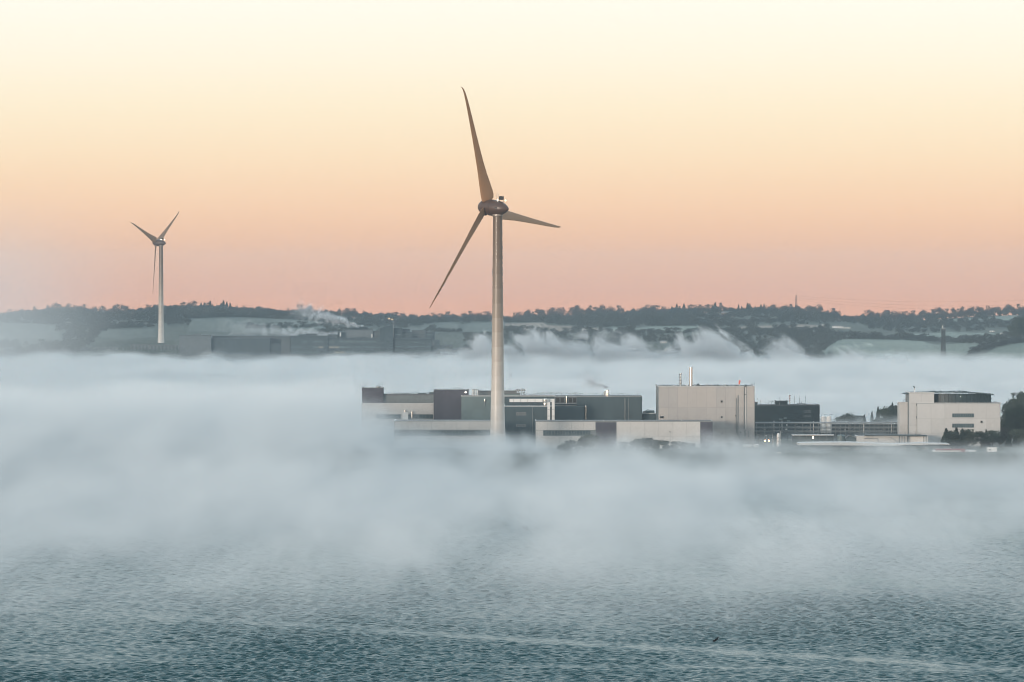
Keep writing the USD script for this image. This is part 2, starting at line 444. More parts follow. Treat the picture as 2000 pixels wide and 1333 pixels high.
def cone_crown(h, w, z0):
    def shape(n, r):
        t = r.uniform(0, 1, n) ** 1.35
        tier = .72 + .28 * np.abs(np.sin(t * 19))
        rad = w / 2 * (1 - t) * tier * np.sqrt(r.uniform(.25, 1, n))
        a = r.uniform(0, 2 * np.pi, n)
        return np.stack([rad * np.cos(a), rad * np.sin(a), z0 + (h - z0) * t], 1)
    return shape


def trunk_mesh(h, r0, limbs, seed, spread):
    r = np.random.default_rng(seed)
    mb = MB().tube([(0, 0, -.5), (r.normal() * .1, r.normal() * .1, h * .35), (r.normal() * .3, r.normal() * .3, h * .85)], [r0, r0 * .7, r0 * .15], 6)
    for k in range(limbs):
        a = k * 2.4 + r.uniform(-.4, .4); zz = h * r.uniform(.25, .5); q = spread * r.uniform(.6, 1)
        e = np.array([np.cos(a) * q, np.sin(a) * q, zz + h * r.uniform(.2, .42)])
        mid = np.array([e[0] * .5, e[1] * .5, zz + (e[2] - zz) * .35])
        mb.tube([(0, 0, zz), mid, e], [r0 * .45, r0 * .28, r0 * .06], 5)
        for q2 in range(2):
            e2 = e + r.normal(size=3) * spread * .35 + (0, 0, h * .07)
            mb.tube([mid, (mid + e2) / 2 + (0, 0, .3), e2], [r0 * .22, r0 * .13, r0 * .04], 4)
    return mb


PROTO = {}


def proto(kind, trunk, crown, mat):
    path = f'/World/{kind}_pattern'
    stage.CreateClassPrim(path)
    UsdGeom.Xform.Define(stage, path).GetPrim().SetSpecifier(Sdf.SpecifierClass)
    LOC[path] = np.zeros(3)
    part(path, 'trunk', trunk, M['bark'])
    part(path, 'crown', crown, mat)
    PROTO[kind] = path


# every pattern is about 10 m tall and scaled where it stands
for k in range(4):
    proto(f'bare_tree_{"abcd"[k]}', trunk_mesh(10, .32, 7, 20 + k, 3.4), leaf_cloud((900, 760, 1000, 560)[k], round_crown(10, (10, 8.5, 12, 8)[k], (1.0, 1.4, .8, 1.8)[k], 10), (.42, .40, .46, .36)[k], 30 + k), M['bare'])
for k in range(2):
    proto(f'conifer_{"ab"[k]}', trunk_mesh(10, .2, 0, 50 + k, 1), leaf_cloud(620, cone_crown(10.2, (4.6, 5.8)[k], 1.0), .46, 60 + k), M['conifer'])
for k in range(2):
    proto(f'leafy_tree_{"ab"[k]}', trunk_mesh(10, .3, 5, 70 + k, 3), leaf_cloud(2400, round_crown(10, (9, 11)[k], 1.0, 19), .36, 80 + k), M['shrub'])
proto('dense_conifer', trunk_mesh(10, .22, 0, 90, 1), leaf_cloud(2200, cone_crown(10.2, 6.2, .3), .36, 91), M['conifer'])


def plant(kind, name, label, cat, loc, s, rot, group=None, sx=1.0):
    path = '/World/' + numbered('/World', name)
    x = UsdGeom.Xform.Define(stage, path)
    x.AddTranslateOp().Set(Gf.Vec3d(*map(float, loc))); x.AddRotateZOp().Set(float(rot)); x.AddScaleOp().Set(Gf.Vec3f(s * sx, s * sx, s))
    p = x.GetPrim()
    p.GetReferences().AddInternalReference(PROTO[kind]); p.SetInstanceable(True)
    meta(p, label, cat, group)


def stuff(name, label, cat, kinds, pts, scales, mat, crowns):
    path = '/World/' + numbered('/World', name)
    pi = UsdGeom.PointInstancer.Define(stage, path)
    for k, c in enumerate(crowns):
        usdkit.mesh(stage, f'{path}/clump_{"abcdef"[k]}', c, mat)
        pi.CreatePrototypesRel().AddTarget(f'{path}/clump_{"abcdef"[k]}')
    n = len(pts)
    r = np.random.default_rng(n)
    pi.CreateProtoIndicesAttr(Vt.IntArray.FromNumpy(r.integers(0, len(crowns), n).astype(np.int32)))
    pi.CreatePositionsAttr(Vt.Vec3fArray.FromNumpy(np.asarray(pts, np.float32)))
    pi.CreateScalesAttr(Vt.Vec3fArray.FromNumpy(np.asarray(scales, np.float32)))
    a = r.uniform(0, np.pi, n)
    pi.CreateOrientationsAttr(Vt.QuathArray([Gf.Quath(float(np.cos(t)), 0, 0, float(np.sin(t))) for t in a]))
    meta(pi.GetPrim(), label, cat, kind='stuff')


# skyline trees: counted one by one along the ridge; a blocker is how far each stands above the bare ridge
SKY_PX = [-20, 50, 95, 150, 185, 230, 290, 330, 400, 470, 510, 560, 600, 660, 720, 760, 800, 880, 960, 1000, 1030, 1060, 1100, 1160, 1200, 1280, 1330, 1400, 1450, 1500, 1560, 1600, 1618, 1640, 1660, 1700, 1740, 1790, 1830, 1870, 1910, 1950, 2000, 2030]
SKY_TOP = [607, 608, 597, 597, 602, 597, 600, 591, 591, 594, 601, 603, 600, 600, 607, 613, 615, 612, 613, 617, 607, 606, 601, 600, 600, 599, 597, 595, 595, 596, 598, 599, 609, 613, 612, 610, 611, 609, 604, 600, 600, 600, 598, 598]
px, nsky = 15.0, 0
LONE = {1628: 'lone round tree right of the ridge wood below the pylon wires', 1735: 'round tree standing clear on the low middle of the right ridge'}
while px < 2010:
    con = 385 < px < 475 or 1285 < px < 1345 or 1385 < px < 1510
    D = RIDGE_D + rng.uniform(-120, 60)
    top = np.interp(px, SKY_PX, SKY_TOP) + rng.uniform(-4.5, 8)
    x = X(px, D); gz0 = float(height(x, D))
    hgt = max(4.0, Z(top, D) - gz0 + .6)
    if con and rng.uniform() < .75:
        plant(rng.choice(['conifer_a', 'conifer_b']), 'ridge_conifer', 'pointed conifer in the dark row on the hill ridge', 'tree', (x, D, gz0 - .3), hgt * rng.uniform(.9, 1.1) / 10, rng.uniform(0, 360), 'conifers on the hill ridge', rng.uniform(1.3, 1.8))
        px += rng.uniform(4, 7)
    else:
        plant(f'bare_tree_{rng.choice(list("abcd"))}', 'ridge_tree', 'bare winter tree with a rounded crown along the hill ridge', 'tree', (x, D, gz0 - .3), hgt / 10, rng.uniform(0, 360), 'bare trees along the hill ridge', rng.uniform(.75, 1.25))
        px += rng.uniform(4.5, 10)
    nsky += 1
for p0, lab in LONE.items():
    D = RIDGE_D - 30
    x = X(p0, D); gz0 = float(height(x, D))
    plant('bare_tree_a', 'ridge_tree', lab, 'tree', (x, D, gz0 - .3), (Z(602 if p0 == 1628 else 606, D) - gz0) / 10, 40, None, 1.1)

for p0, top_, D, kd, sx_, lab in ((1978, 634, 4760, 'leafy_tree_a', .7, 'dark tall tree at the right edge above the fog, left of its taller neighbour'), (1992, 621, 4780, 'leafy_tree_b', .7, 'tallest dark tree at the right edge above the fog'), (2008, 640, 4770, 'leafy_tree_a', .8, 'dark tree cut by the right edge of the picture above the fog')):
    x = X(p0, D); gz0 = float(height(x, D))
    plant(kd, 'edge_tree', lab, 'tree', (x, D, gz0 - .3), (Z(top_, D) - gz0) / 10, p0 * 31 % 360, None, sx_)

# woods and hedges on the slope: one mass each
hedge_lines = [[(1640, 663), (1720, 664), (1800, 667), (1915, 673)], [(1735, 660), (1800, 664), (1880, 670), (1960, 668)], [(1395, 649), (1480, 647), (1560, 648), (1620, 645)], [(1190, 652), (1240, 652), (1330, 653), (1390, 643)],
               [(1240, 640), (1235, 646), (1228, 652)], [(1265, 638), (1380, 636), (1470, 636)], [(985, 630), (1070, 631), (1150, 639), (1240, 637)], [(990, 648), (1080, 653), (1180, 650)], [(1728, 635), (1840, 635), (1990, 634)],
               [(370, 623), (470, 620), (640, 629)], [(480, 643), (600, 641), (640, 636)], [(205, 644), (300, 640)], [(820, 634), (880, 629), (985, 629)], [(830, 649), (900, 650)], [(1330, 630), (1440, 630), (1540, 630)], [(1330, 621), (1440, 621)],
               [(1890, 695), (1950, 678), (2010, 669)], [(1600, 690), (1640, 664)], [(640, 629), (640, 652)], [(0, 631), (110, 635), (205, 645)]]
pts, sc = [], []
for ln in hedge_lines:
    L = LineString(ln)
    for d in np.arange(0, L.length, 2.2):
        q = L.interpolate(d)
        p = ray_ground(q.x + rng.normal() * .8, q.y + rng.normal() * .25)
        if p is not None and rng.uniform() < .9:
            s = rng.uniform(.22, .55) if rng.uniform() < .85 else rng.uniform(.6, 1.0)
            pts.append(p - (0, 0, .4)); sc.append((s * 1.5, s * 1.5, s))
clumps = [leaf_cloud(260, round_crown(10, 10 + k, .2, 7), .8, 100 + k) for k in range(3)]
stuff('hedgerow', 'dark hedgerows that divide the fields on the hillside', 'hedgerow', None, pts, sc, M['wood'], clumps)
pts, sc = [], []
keep_out = [p.buffer(1.0) for p in FPOLY] + [Polygon([(340, 655), (905, 655), (905, 712), (340, 712)]), Polygon([(1616, 633), (1668, 633), (1668, 648), (1616, 648)]), Polygon([(1402, 612), (1440, 612), (1440, 628), (1402, 628)]),
                                             Polygon([(1270, 676), (1316, 676), (1316, 700), (1270, 700)]), Polygon([(1940, 645), (1975, 645), (1975, 656), (1940, 656)]), Polygon([(232, 640), (360, 640), (360, 720), (150, 720), (150, 690)])]
cand = np.stack([rng.uniform(-40, 2040, 15000), 600 + 112 * rng.uniform(0, 1, 15000) ** 1.25], 1)
cand = cand[~shapely.contains_xy(shapely.union_all(keep_out), cand[:, 0], cand[:, 1])]
P = [p for p in (ray_ground(*q) for q in cand) if p is not None and p[1] < 6880]
P = np.array(P)
dens = meshkit.noise(np.stack([P[:, 0] / 70, P[:, 1] / 120, np.full(len(P), 3.0)], 1), 9)
P = P[(P[:, 1] > 6350) | (dens > .46)][:5200]
for p in P:
    s = rng.uniform(.45, 1.05) if p[1] > 6300 else rng.uniform(.3, .8)
    pts.append(p - (0, 0, .5)); sc.append((s * rng.uniform(.9, 1.5), s * 1.2, s))
for x in np.arange(-760.0, 780.0, 3.2):                                # the wood goes on over the crest
    y = rng.uniform(6880, 6990); s = rng.uniform(.45, .85)
    pts.append((x, y, float(height(x, y)) - .6)); sc.append((s * 1.4, s * 1.2, s))
clumps = [leaf_cloud(300, round_crown(11, 11 + k, .3, 8), .85, 120 + k) for k in range(3)]
stuff('hillside_wood', 'dark bare woods that cover the hillside between the fields', 'wood', None, pts, sc, M['wood'], clumps)

# ------------------------------------------------------------------ wind turbines
def airfoil(chord, thick, n=14):
    t = np.linspace(0, 2 * np.pi, n, endpoint=False)
    x = .5 * (1 + np.cos(t))
    y = 5 * thick * (.2969 * np.sqrt(x) - .126 * x - .3516 * x ** 2 + .2843 * x ** 3 - .1036 * x ** 4)
    y = np.where(np.sin(t) >= 0, y, -y * .7)
    return np.stack([(x - .28) * chord, y * chord], 1)


def blade_mesh(R):
    """Along +z from the hub, chord along x (leading edge towards -x), thickness along y."""
    rr = np.array([2.3, 3.0, 4.2, 6.0, 9.0, 13, 18, 24, 30, 36, 41, 45, 47.6, 49.2, 50.1, 50.6]) * R / 50.6
    ch = np.array([4.2, 5.3, 5.75, 5.65, 5.1, 4.3, 3.5, 2.85, 2.3, 1.85, 1.5, 1.2, .95, .72, .5, .14])
    th = np.array([.45, .40, .34, .30, .26, .23, .21, .19, .18, .17, .16, .15, .15, .14, .14, .14])
    tw = -.42 * np.radians(np.array([24, 24, 23, 21, 17, 12.5, 9, 6.5, 4.5, 3, 2, 1.2, .8, .5, 0, 0]))
    bend = np.array([0, 0, 0, 0, 0, 0, 0, 0, .02, .08, .16, .3, .5, .8, 1.15, 1.7])
    rings = []
    for r, c, t, w, b in zip(rr, ch, th, tw, bend):
        a = airfoil(c, t)
        rings.append(np.stack([a[:, 0] * np.cos(w) - a[:, 1] * np.sin(w) - b * .55, a[:, 0] * np.sin(w) + a[:, 1] * np.cos(w) + b * .5, np.full(len(a), r)], 1))
    v = np.vstack(rings); n = len(rings[0])
    i, j = np.meshgrid(np.arange(len(rings) - 1), np.arange(n), indexing='ij')
    q = np.stack([i * n + j, i * n + (j + 1) % n, (i + 1) * n + (j + 1) % n, (i + 1) * n + j], -1).reshape(-1, 4)
    mb = MB().add(v, q)
    k = len(rings) - 1
    mb.add(rings[0], [(0, c + 1, c) for c in range(1, n - 1)]).add(rings[k], [(0, c, c + 1) for c in range(1, n - 1)])
    return mb


def rot_about(u, a):
    return trimesh.transformations.rotation_matrix(a, u)[:3, :3]


def turbine(label, px_tower, D, z0, hub_py, k, angles, R, widths, group=None):
    """k: how much the rotor's width is foreshortened; angles: blades, clockwise from the top as seen by the camera."""
    x0 = X(px_tower, D); zh = Z(hub_py, D)
    t = thing('wind_turbine', label, 'wind turbine', (x0, D, z0), group)
    s = math.sqrt(1 - k * k)
    tilt = math.radians(4.0)
    u = np.array([-s * math.cos(tilt), k * math.cos(tilt), math.sin(tilt)])     # from the tail to the hub
    hvec = np.array([k, s, 0.0])                                                # rotor's level axis, to the right and away
    up = np.cross(hvec, u); up /= np.linalg.norm(up); up = up if up[2] > 0 else -up
    c = np.array([x0, D, zh])
    zt = zh - 3.1
    F_ = [a for a, _ in widths]; W_ = [b for _, b in widths]
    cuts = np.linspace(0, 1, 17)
    for k in range(16):                                                          # tower sections; the lighting's pale foot and dark top are painted in
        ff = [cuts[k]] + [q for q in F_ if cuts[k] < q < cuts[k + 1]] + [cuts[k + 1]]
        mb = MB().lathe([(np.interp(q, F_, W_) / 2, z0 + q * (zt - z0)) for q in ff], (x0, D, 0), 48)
        tw = part(t, 'tower_section', mb, M['light_graded'][k], smooth=True)
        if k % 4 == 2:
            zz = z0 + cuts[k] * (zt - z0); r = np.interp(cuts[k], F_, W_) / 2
            part(tw, 'flange', MB().lathe([(r - .02, zz - .1), (r + .03, zz - .1), (r + .03, zz + .1), (r - .02, zz + .1)], (x0, D, 0), 48), M['light_graded'][k])
    part(t, 'yaw_collar', MB().lathe([(widths[-1][1] / 2, zt - .3), (widths[-1][1] / 2 + .28, zt - .1), (widths[-1][1] / 2 + .28, zt + .7), (1.2, zt + .9)], (x0, D, 0), 32), M['turbine'], smooth=40)

    def along(profile, n=36):                                                   # revolve (distance along u, radius) about the rotor axis
        p = np.asarray(profile, float)
        a = np.arange(n) * 2 * np.pi / n
        v = c + p[:, None, :1] * u + p[:, None, 1:] * (np.cos(a)[None, :, None] * hvec + np.sin(a)[None, :, None] * up)
        i, j = np.meshgrid(np.arange(len(p) - 1), np.arange(n), indexing='ij')
        q = np.stack([i * n + j, i * n + (j + 1) % n, (i + 1) * n + (j + 1) % n, (i + 1) * n + j], -1).reshape(-1, 4)
        return MB().add(v.reshape(-1, 3), q)

    uu = np.r_[-5.7, -5.66, -5.5, -5.2, -4.7, -4.0, -3.2, -2.2, -1.0, .4, 1.6]
    tail = [(q, 3.2 * max(0.0, 1 - ((2.4 - q) / 8.1) ** 2.6) ** .9) for q in uu]
    shell = part(t, 'nacelle', along(tail + [(2.3, 3.2), (2.3, 2.6)]), M['nacelle'], smooth=50)
    part(shell, 'panel_seam', along([(-1.0, 2.52), (-1.0, 2.71), (-.9, 2.74), (-.9, 2.55)]), M['nacelle_dark'])
    hatch = MB()
    side = np.array([u[1], -u[0], 0]); side /= np.linalg.norm(side); side = side if side[1] < 0 else -side
    for q in (-1.2, .3):                                                        # dark vents on the flank
        for w in (.45, .0):
            ctr = c + q * u + side * 2.98 + np.array([0, 0, w - .2])
            e1, e2 = u * .5, np.array([0, 0, .16])
            vv = [ctr - e1 - e2, ctr + e1 - e2, ctr + e1 + e2, ctr - e1 + e2]
            vv += [p - side * .5 for p in vv]
            hatch.add(np.array(vv), [(0, 1, 2, 3), (4, 7, 6, 5), (0, 4, 5, 1), (1, 5, 6, 2), (2, 6, 7, 3), (3, 7, 4, 0)])
    part(shell, 'vent', hatch, M['nacelle_dark'])
    part(t, 'generator_ring', along([(2.36, 2.5), (2.36, 3.28), (3.9, 3.22), (3.9, 2.5)]), M['nacelle'], smooth=40)
    hub = [(3.96, 2.4), (3.96, 2.95), (5.2, 2.95), (6.6, 2.85), (7.8, 2.5), (8.7, 1.9), (9.3, 1.1), (9.5, .5), (9.55, 0.02)]
    part(t, 'hub', along(hub), M['nacelle'], smooth=50)
    hc = c + u * 5.7
    bm = blade_mesh(R)
    bv, bf = bm.mesh()
    for a in angles:
        zdir = math.cos(a) * up + math.sin(a) * hvec
        # leading edge runs clockwise; the flat of the blade faces along the rotor axis
        tang = -math.sin(a) * up + math.cos(a) * hvec
        pt = math.radians(15)
        Rm = np.stack([math.cos(pt) * tang - math.sin(pt) * u, math.sin(pt) * tang + math.cos(pt) * u, zdir], 1)
        if np.linalg.det(Rm) < 0:
            f = bf[:, ::-1]
        else:
            f = bf
        b = part(t, 'blade', (hc + bv @ Rm.T * 1.0, f), M['blade'], smooth=60)
        cuff = MB().tube([hc + zdir * 1.6, hc + zdir * 2.9], [1.85, 1.75], 20)
        part(b, 'root_collar', cuff, M['nacelle'], smooth=50)
    top = c + np.array([0, 0, 2.95]) - u * 1.9
    mb = MB()
    for dx in (-.7, .7):
        for dy in (-.5, .5):
            mb.tube([top + (dx, dy, -.7), top + (dx, dy, .55)], .09, 6)
    part(t, 'cooler_stand', mb, M['black'])
    part(t, 'cooler', MB().box(top[0] - .98, top[0] + .98, top[1] - .8, top[1] + .8, top[2] + .5, top[2] + 1.95), M['black'])
    for dx in (-1.55, 1.65):
        b = trimesh.creation.icosphere(2, .22); b.apply_translation(top + (dx, 0, .32 - dx * .06))
        part(t, 'warning_light', MB().tm(b), M['lamp'], smooth=True)
    loop = [top + np.array([-1.55 - .38 * math.cos(q), 0, 2.2 + .75 * math.sin(q)]) for q in np.linspace(0, np.pi, 9)]
    part(t, 'lightning_loop', MB().tube([loop[0] - (0, 0, 1.9)] + loop + [loop[-1] - (0, 0, 1.9)], .06, 5), M['steel'])
    return t


turbine('tall wind turbine at centre standing between the factory halls, its top blade upright', 972, 1926, 9.0, 407, .616, [math.radians(a) for a in (-21.3, 98.7, -141.3)], 51.4,
        [(0, 6.7), (.04, 6.3), (.12, 5.75), (.3, 5.05), (.55, 4.5), (.8, 4.05), (1, 3.7)])
turbine('small distant wind turbine beside the dark works building, one blade hanging straight down', 314.5, 4653, 19.5, 475, .47, [math.radians(a) for a in (52.3, 180, -67.7)], 50.6,
        [(0, 6.7), (.04, 6.3), (.12, 5.75), (.3, 5.05), (.55, 4.5), (.8, 4.05), (1, 3.7)])


# ------------------------------------------------------------------ buildings of the works
def at(px, D, z=8.0): return (X(px, D), D, z)


def panels(t, px0, px1, py0, py1, D, mats, wide=4.2, rows=1, skip=(), name='wall_panel', gap=.05, proud=.07):
    """Cladding panels standing proud of the wall; skip: photo rectangles of openings that they leave free."""
    x0, x1, z0, z1 = X(px0, D), X(px1, D), Z(py1, D), Z(py0, D)
    n = max(1, round((x1 - x0) / wide))
    xe = np.linspace(x0, x1, n + 1); ze = np.linspace(z0, z1, rows + 1)
    r = random.Random(int(px0 * 7 + py0))
    holes = [shapely.box(X(a, D), Z(d, D), X(c, D), Z(b, D)) for a, b, c, d in skip]
    for i in range(n):
        for j in range(rows):
            cell = shapely.box(xe[i] + gap / 2, ze[j] + gap / 2, xe[i + 1] - gap / 2, ze[j + 1] - gap / 2)
            for h in holes:
                cell = cell.difference(h)
            for c in getattr(cell, 'geoms', [cell]):
                if c.area > .05:
                    part(t, name, MB().prism(list(c.exterior.coords)[:-1], D - proud, D - .002), r.choice(mats))


def window(t, px0, px1, py0, py1, D, mull=0, name='window', frame='steel', pane='glass'):
    """A recess-framed window set on the wall's face, with mullions."""
    x0, x1, z0, z1 = X(px0, D), X(px1, D), Z(py1, D), Z(py0, D)
    w = .09
    mb = MB()
    mb.box(x0, x1, D - .14, D - .01, z0, z0 + w).box(x0, x1, D - .14, D - .01, z1 - w, z1)
    mb.box(x0, x0 + w, D - .14, D - .01, z0 + w, z1 - w).box(x1 - w, x1, D - .14, D - .01, z0 + w, z1 - w)
    for k in range(mull):
        xm = x0 + (x1 - x0) * (k + 1) / (mull + 1)
        mb.box(xm - .04, xm + .04, D - .13, D - .01, z0 + w, z1 - w)
    f = part(t, name, mb, M[frame])
    part(f, 'pane', MB().box(x0 + w, x1 - w, D - .05, D - .008, z0 + w, z1 - w), M[pane])


def rail(t, px0, px1, D, py_base, hgt=1.1, n=None, dep=.0, name='railing'):
    x0, x1, zb = X(px0, D), X(px1, D), Z(py_base, D)
    n = n or max(2, int((x1 - x0) / 2.0))
    mb = MB()
    for k in range(n + 1):
        xx = x0 + (x1 - x0) * k / n
        mb.tube([(xx, D + dep, zb), (xx, D + dep, zb + hgt)], .045, 4)
    for q in (hgt, hgt * .55):
        mb.tube([(x0, D + dep, zb + q), (x1, D + dep, zb + q)], .04, 4)
    part(t, name, mb, M['steel'])


def body(t, px0, px1, py0, py1, D, dep, mat, name='wall', cop=True, roof=True, coping_mat='trim'):
    part(t, name, MB().pbox(px0, px1, py0, py1, D, dep), mat)
    if cop:
        x0, x1, zt = X(px0, D), X(px1, D), Z(py0, D)
        mb = MB().box(x0 - .12, x1 + .12, D - .15, D + .3, zt + .004, zt + .28)
        mb.box(x0 - .12, x0 + .3, D + .3, D + dep, zt + .004, zt + .28).box(x1 - .3, x1 + .12, D + .3, D + dep, zt + .004, zt + .28)
        part(t, 'coping', mb, M[coping_mat])
        if roof:
            part(t, 'roof', MB().box(x0 + .3, x1 - .3, D + .3, D + dep - .1, zt + .004, zt + .1), M['roof'])


def pipe(t, pts, D, r, mat='pipe', name='pipe', n=8):
    part(t, name, MB().tube([(X(a, D), D, Z(b, D)) for a, b in pts], r, n), M[mat], smooth=40)


def flue(t, px, py0, py1, D, r, mat='silver', name='flue', cap=True):
    zt, zb = Z(py0, D), Z(py1, D)
    prof = [(r, zb), (r, zt - r * .6), (r * .85, zt - r * .15), (r * .5, zt + .05), (.01, zt + .1)] if cap else [(r, zb), (r, zt), (r * .8, zt), (r * .8, zt - .5)]
    f = part(t, name, MB().lathe(prof, (X(px, D), D, 0), 16), M[mat], smooth=40)
    return f


BASE = 880      # rows below the fog's top: walls go down to the ground of the works

# left wing: pale band, purple block, slate storey
D = 2062.0
t = thing('factory_wing', 'low pale factory wing with a purple end block, leftmost of the works in the fog', 'factory wing', at(777, D))
body(t, 706, 847, 789, BASE, D, 14, M['pale'][0])
panels(t, 706, 846, 789.5, 809, D, M['pale'], 5)
for a, b in ((735, 783), (789, 846)):
    window(t, a, b, 809.5, 818.5, D, 7, 'ribbon_window')
D2 = D + 9
body(t, 707, 748, 759, 792, D2, 14, M['purple'][0], 'end_block', coping_mat='roof')
panels(t, 707.3, 747.7, 759.5, 788.5, D2, M['purple'], 4.4, 2, name='block_panel')
body(t, 748.2, 850, 771.5, 790, D2 + 2, 12, M['grey'][0], 'upper_storey', coping_mat='roof')
panels(t, 748.6, 846, 772.5, 789, D2 + 2, M['grey'], 5, 1, name='storey_panel')
rail(t, 749, 845, D2 + 4, 771, 1.0)
dm = MB().lathe([(.6, Z(759, D2)), (.6, Z(757.6, D2)), (1.35, Z(756.8, D2)), (1.35, Z(755.6, D2)), (.9, Z(754.2, D2)), (.02, Z(753.4, D2))], (X(739, D2), D2 + 3, 0), 16)
part(t, 'roof_vent', dm, M['steel'], smooth=30)
for a in (709, 748):
    pipe(t, [(a, 759), (a, 753.5)], D2 + 1, .06, 'steel', 'antenna')
for a, b, c in ((768, 801, 769.3), (816, 832, 768), (838, 847, 766.5)):
    part(t, 'roof_unit', MB().pbox(a, b, c, 771.4, D2 + 6, 3), M['dgrey'][1])
for a, b in ((791, 801), (805, 803)):
    flue(t, a, b, 818, D - 1.2, .42, 'silver', 'vent_pipe')
part(t, 'vent_cabinet', MB().pbox(786, 797, 806, 820, D - 2.6, 1.2), M['white'])

# purple tower block
D = 2046.0
t = thing('purple_tower', 'plain dark purple block between the slate wing and the grey green hall', 'factory tower', at(874, D))
body(t, 847, 915, 762.5, BASE, D, 12, M['purple'][1], coping_mat='roof')
panels(t, 847.2, 914.8, 763, 822, D, M['purple'], 3.4, 3)
rail(t, 888, 903, D + 3, 762, .95)
for a in (868, 881):
    part(t, 'roof_hatch', MB().pbox(a - 3, a + 3, 761, 762.6, D + 4, 1.5), M['roof'])
b = trimesh.creation.icosphere(1, .28); b.apply_translation((X(909.3, D), D - .2, Z(766.5, D)))
part(t, 'wall_lamp', MB().tm(b), M['lamp'])

# grey green hall behind the turbine
D = 2040.0
t = thing('process_hall', 'grey green process hall with roof plant behind the tall turbine tower', 'factory hall', at(1000, D))
body(t, 901, 1083, 774.5, BASE, D, 24, M['green'][0])
panels(t, 901.4, 984, 775, 826, D, M['green'], 4.2, 2)
panels(t, 984.2, 1082.5, 775, 794, D, M['dgrey'], 4.2, 1, name='upper_panel')
body(t, 934, 1010, 764.5, 775, D + 8, 10, M['grey'][1], 'roof_block', coping_mat='roof')
body(t, 985, 1016, 769.5, 775, D + 4, 6, M['green'][1], 'low_roof_block', coping_mat='roof')
for a in (923.6, 926, 929.6, 933.4):
    pipe(t, [(a, 774.5), (a, 760.5)], D + 3, .22, 'steel', 'vent_pipe')
part(t, 'vent_frame', MB().pbox(922.6, 934.4, 761.2, 762.2, D + 2.6, .8).pbox(922.6, 934.4, 768, 768.8, D + 2.6, .8), M['steel'])
for a in (1009.6, 1013.2, 1019.4, 1023.4):
    mb = MB().tube([(X(a, D), D + 6, Z(774.5, D)), (X(a, D), D + 6, Z(765.5, D))], .16, 6)
    mb.lathe([(.02, Z(765.6, D)), (.55, Z(764.8, D)), (.62, Z(763, D)), (.45, Z(761, D)), (.02, Z(760, D))], (X(a, D), D + 6, 0), 12)
    part(t, 'roof_vessel', mb, M['steel'], smooth=40)
part(t, 'vessel_deck', MB().pbox(1007.5, 1026, 767.2, 768, D + 5, 2), M['steel'])
flue(t, 947, 779, 785, D - .6, .26, 'silver', 'wall_vent')
pipe(t, [(947, 786), (947, 793)], D - .4, .15, 'pipe')
rail(t, 1016, 1083, D + 3, 773.6, 1.0)

# slate box with the silver ductwork in front of the hall
D = 2006.0
t = thing('duct_building', 'slate grey flat block with big silver ducts right of the turbine tower', 'factory block', at(1030, D))
body(t, 985, 1083, 794.5, BASE, D, 20, M['dgrey'][0])
panels(t, 985.3, 1082.6, 795.5, 868, D, M['dgrey'], 4.6, 2, skip=[(1008, 805.5, 1027.5, 811.5), (1008, 829, 1027.5, 834)])
window(t, 1008, 1027.5, 805.5, 811.5, D, 4, 'louvre', pane='roof')
window(t, 1008, 1027.5, 829, 834, D, 4, 'louvre', pane='roof')
pipe(t, [(1040.5, 795), (1040.5, 866)], D - .25, .13, 'pipe', 'downpipe')
duct = part(t, 'main_duct', MB().pbox(995, 1083, 779.6, 785.8, D + 4, 1.6), M['white'])
for a in (1003, 1017, 1031, 1045, 1059, 1073):
    part(duct, 'flange', MB().pbox(a - .35, a + .35, 779.2, 786.2, D + 3.9, 1.8), M['steel'])
for a in (1001, 1019, 1036, 1048):
    mb = MB()
    for q in (a, a + 5):
        mb.tube([(X(q, D), D + 4.8, Z(794.5, D)), (X(a + 2.5, D), D + 4.8, Z(786, D))], .09, 5)
    part(t, 'duct_support', mb, M['black'])
part(t, 'silencer', MB().lathe([(.86, Z(792.5, D)), (.92, Z(788, D)), (.78, Z(787, D)), (.92, Z(786, D)), (.92, Z(780.5, D)), (.5, Z(779, D))], (X(1065, D), D + 2.2, 0), 18), M['silver'], smooth=40)
for a, b in ((1069, 1074.4), (1077.8, 1083.2)):
    dct = part(t, 'downduct', MB().pbox(a, b, 786 if a < 1075 else 780, 824, D - 1.4, 1.2), M['white'])
    for q in (800, 813):
        part(dct, 'flange', MB().pbox(a - .4, b + .4, q - .35, q + .35, D - 1.5, 1.35), M['steel'])

# large slate hall
D = 2030.0
t = thing('slate_hall', 'large dark slate hall with railed roof left of the tall tan building', 'factory hall', at(1180, D))
body(t, 1083.6, 1254, 775.5, BASE, D, 30, M['dgrey'][1], coping_mat='steel')
panels(t, 1141, 1253.6, 776.5, 826, D, M['dgrey'], 4.4, 2)
for (a, b) in ((1085, 1102.5), (1110, 1126.8)):
    for q in range(2):
        w = (b - a) / 2
        window(t, a + q * w + .4, a + (q + 1) * w - .4, 776.5, 787.5, D, 0, 'louvre', pane='black')
flue(t, 1106.2, 774, 788, D - .9, .3, 'silver', 'vent_pipe')
part(t, 'lower_block', MB().pbox(1083.8, 1140, 794, BASE, D - 6, 5.9), M['dgrey'][0])
panels(t, 1084, 1139.8, 794.5, 826, D - 6, M['dgrey'], 4.4, 1, name='block_panel')
part(t, 'gantry', MB().pbox(1084, 1126, 788.5, 789.6, D - 2.5, 2).pbox(1084, 1126, 791.8, 792.6, D - 2.5, 2), M['steel'])
flue(t, 1144, 792.5, 826, D - 1.2, .42, 'silver', 'flue')
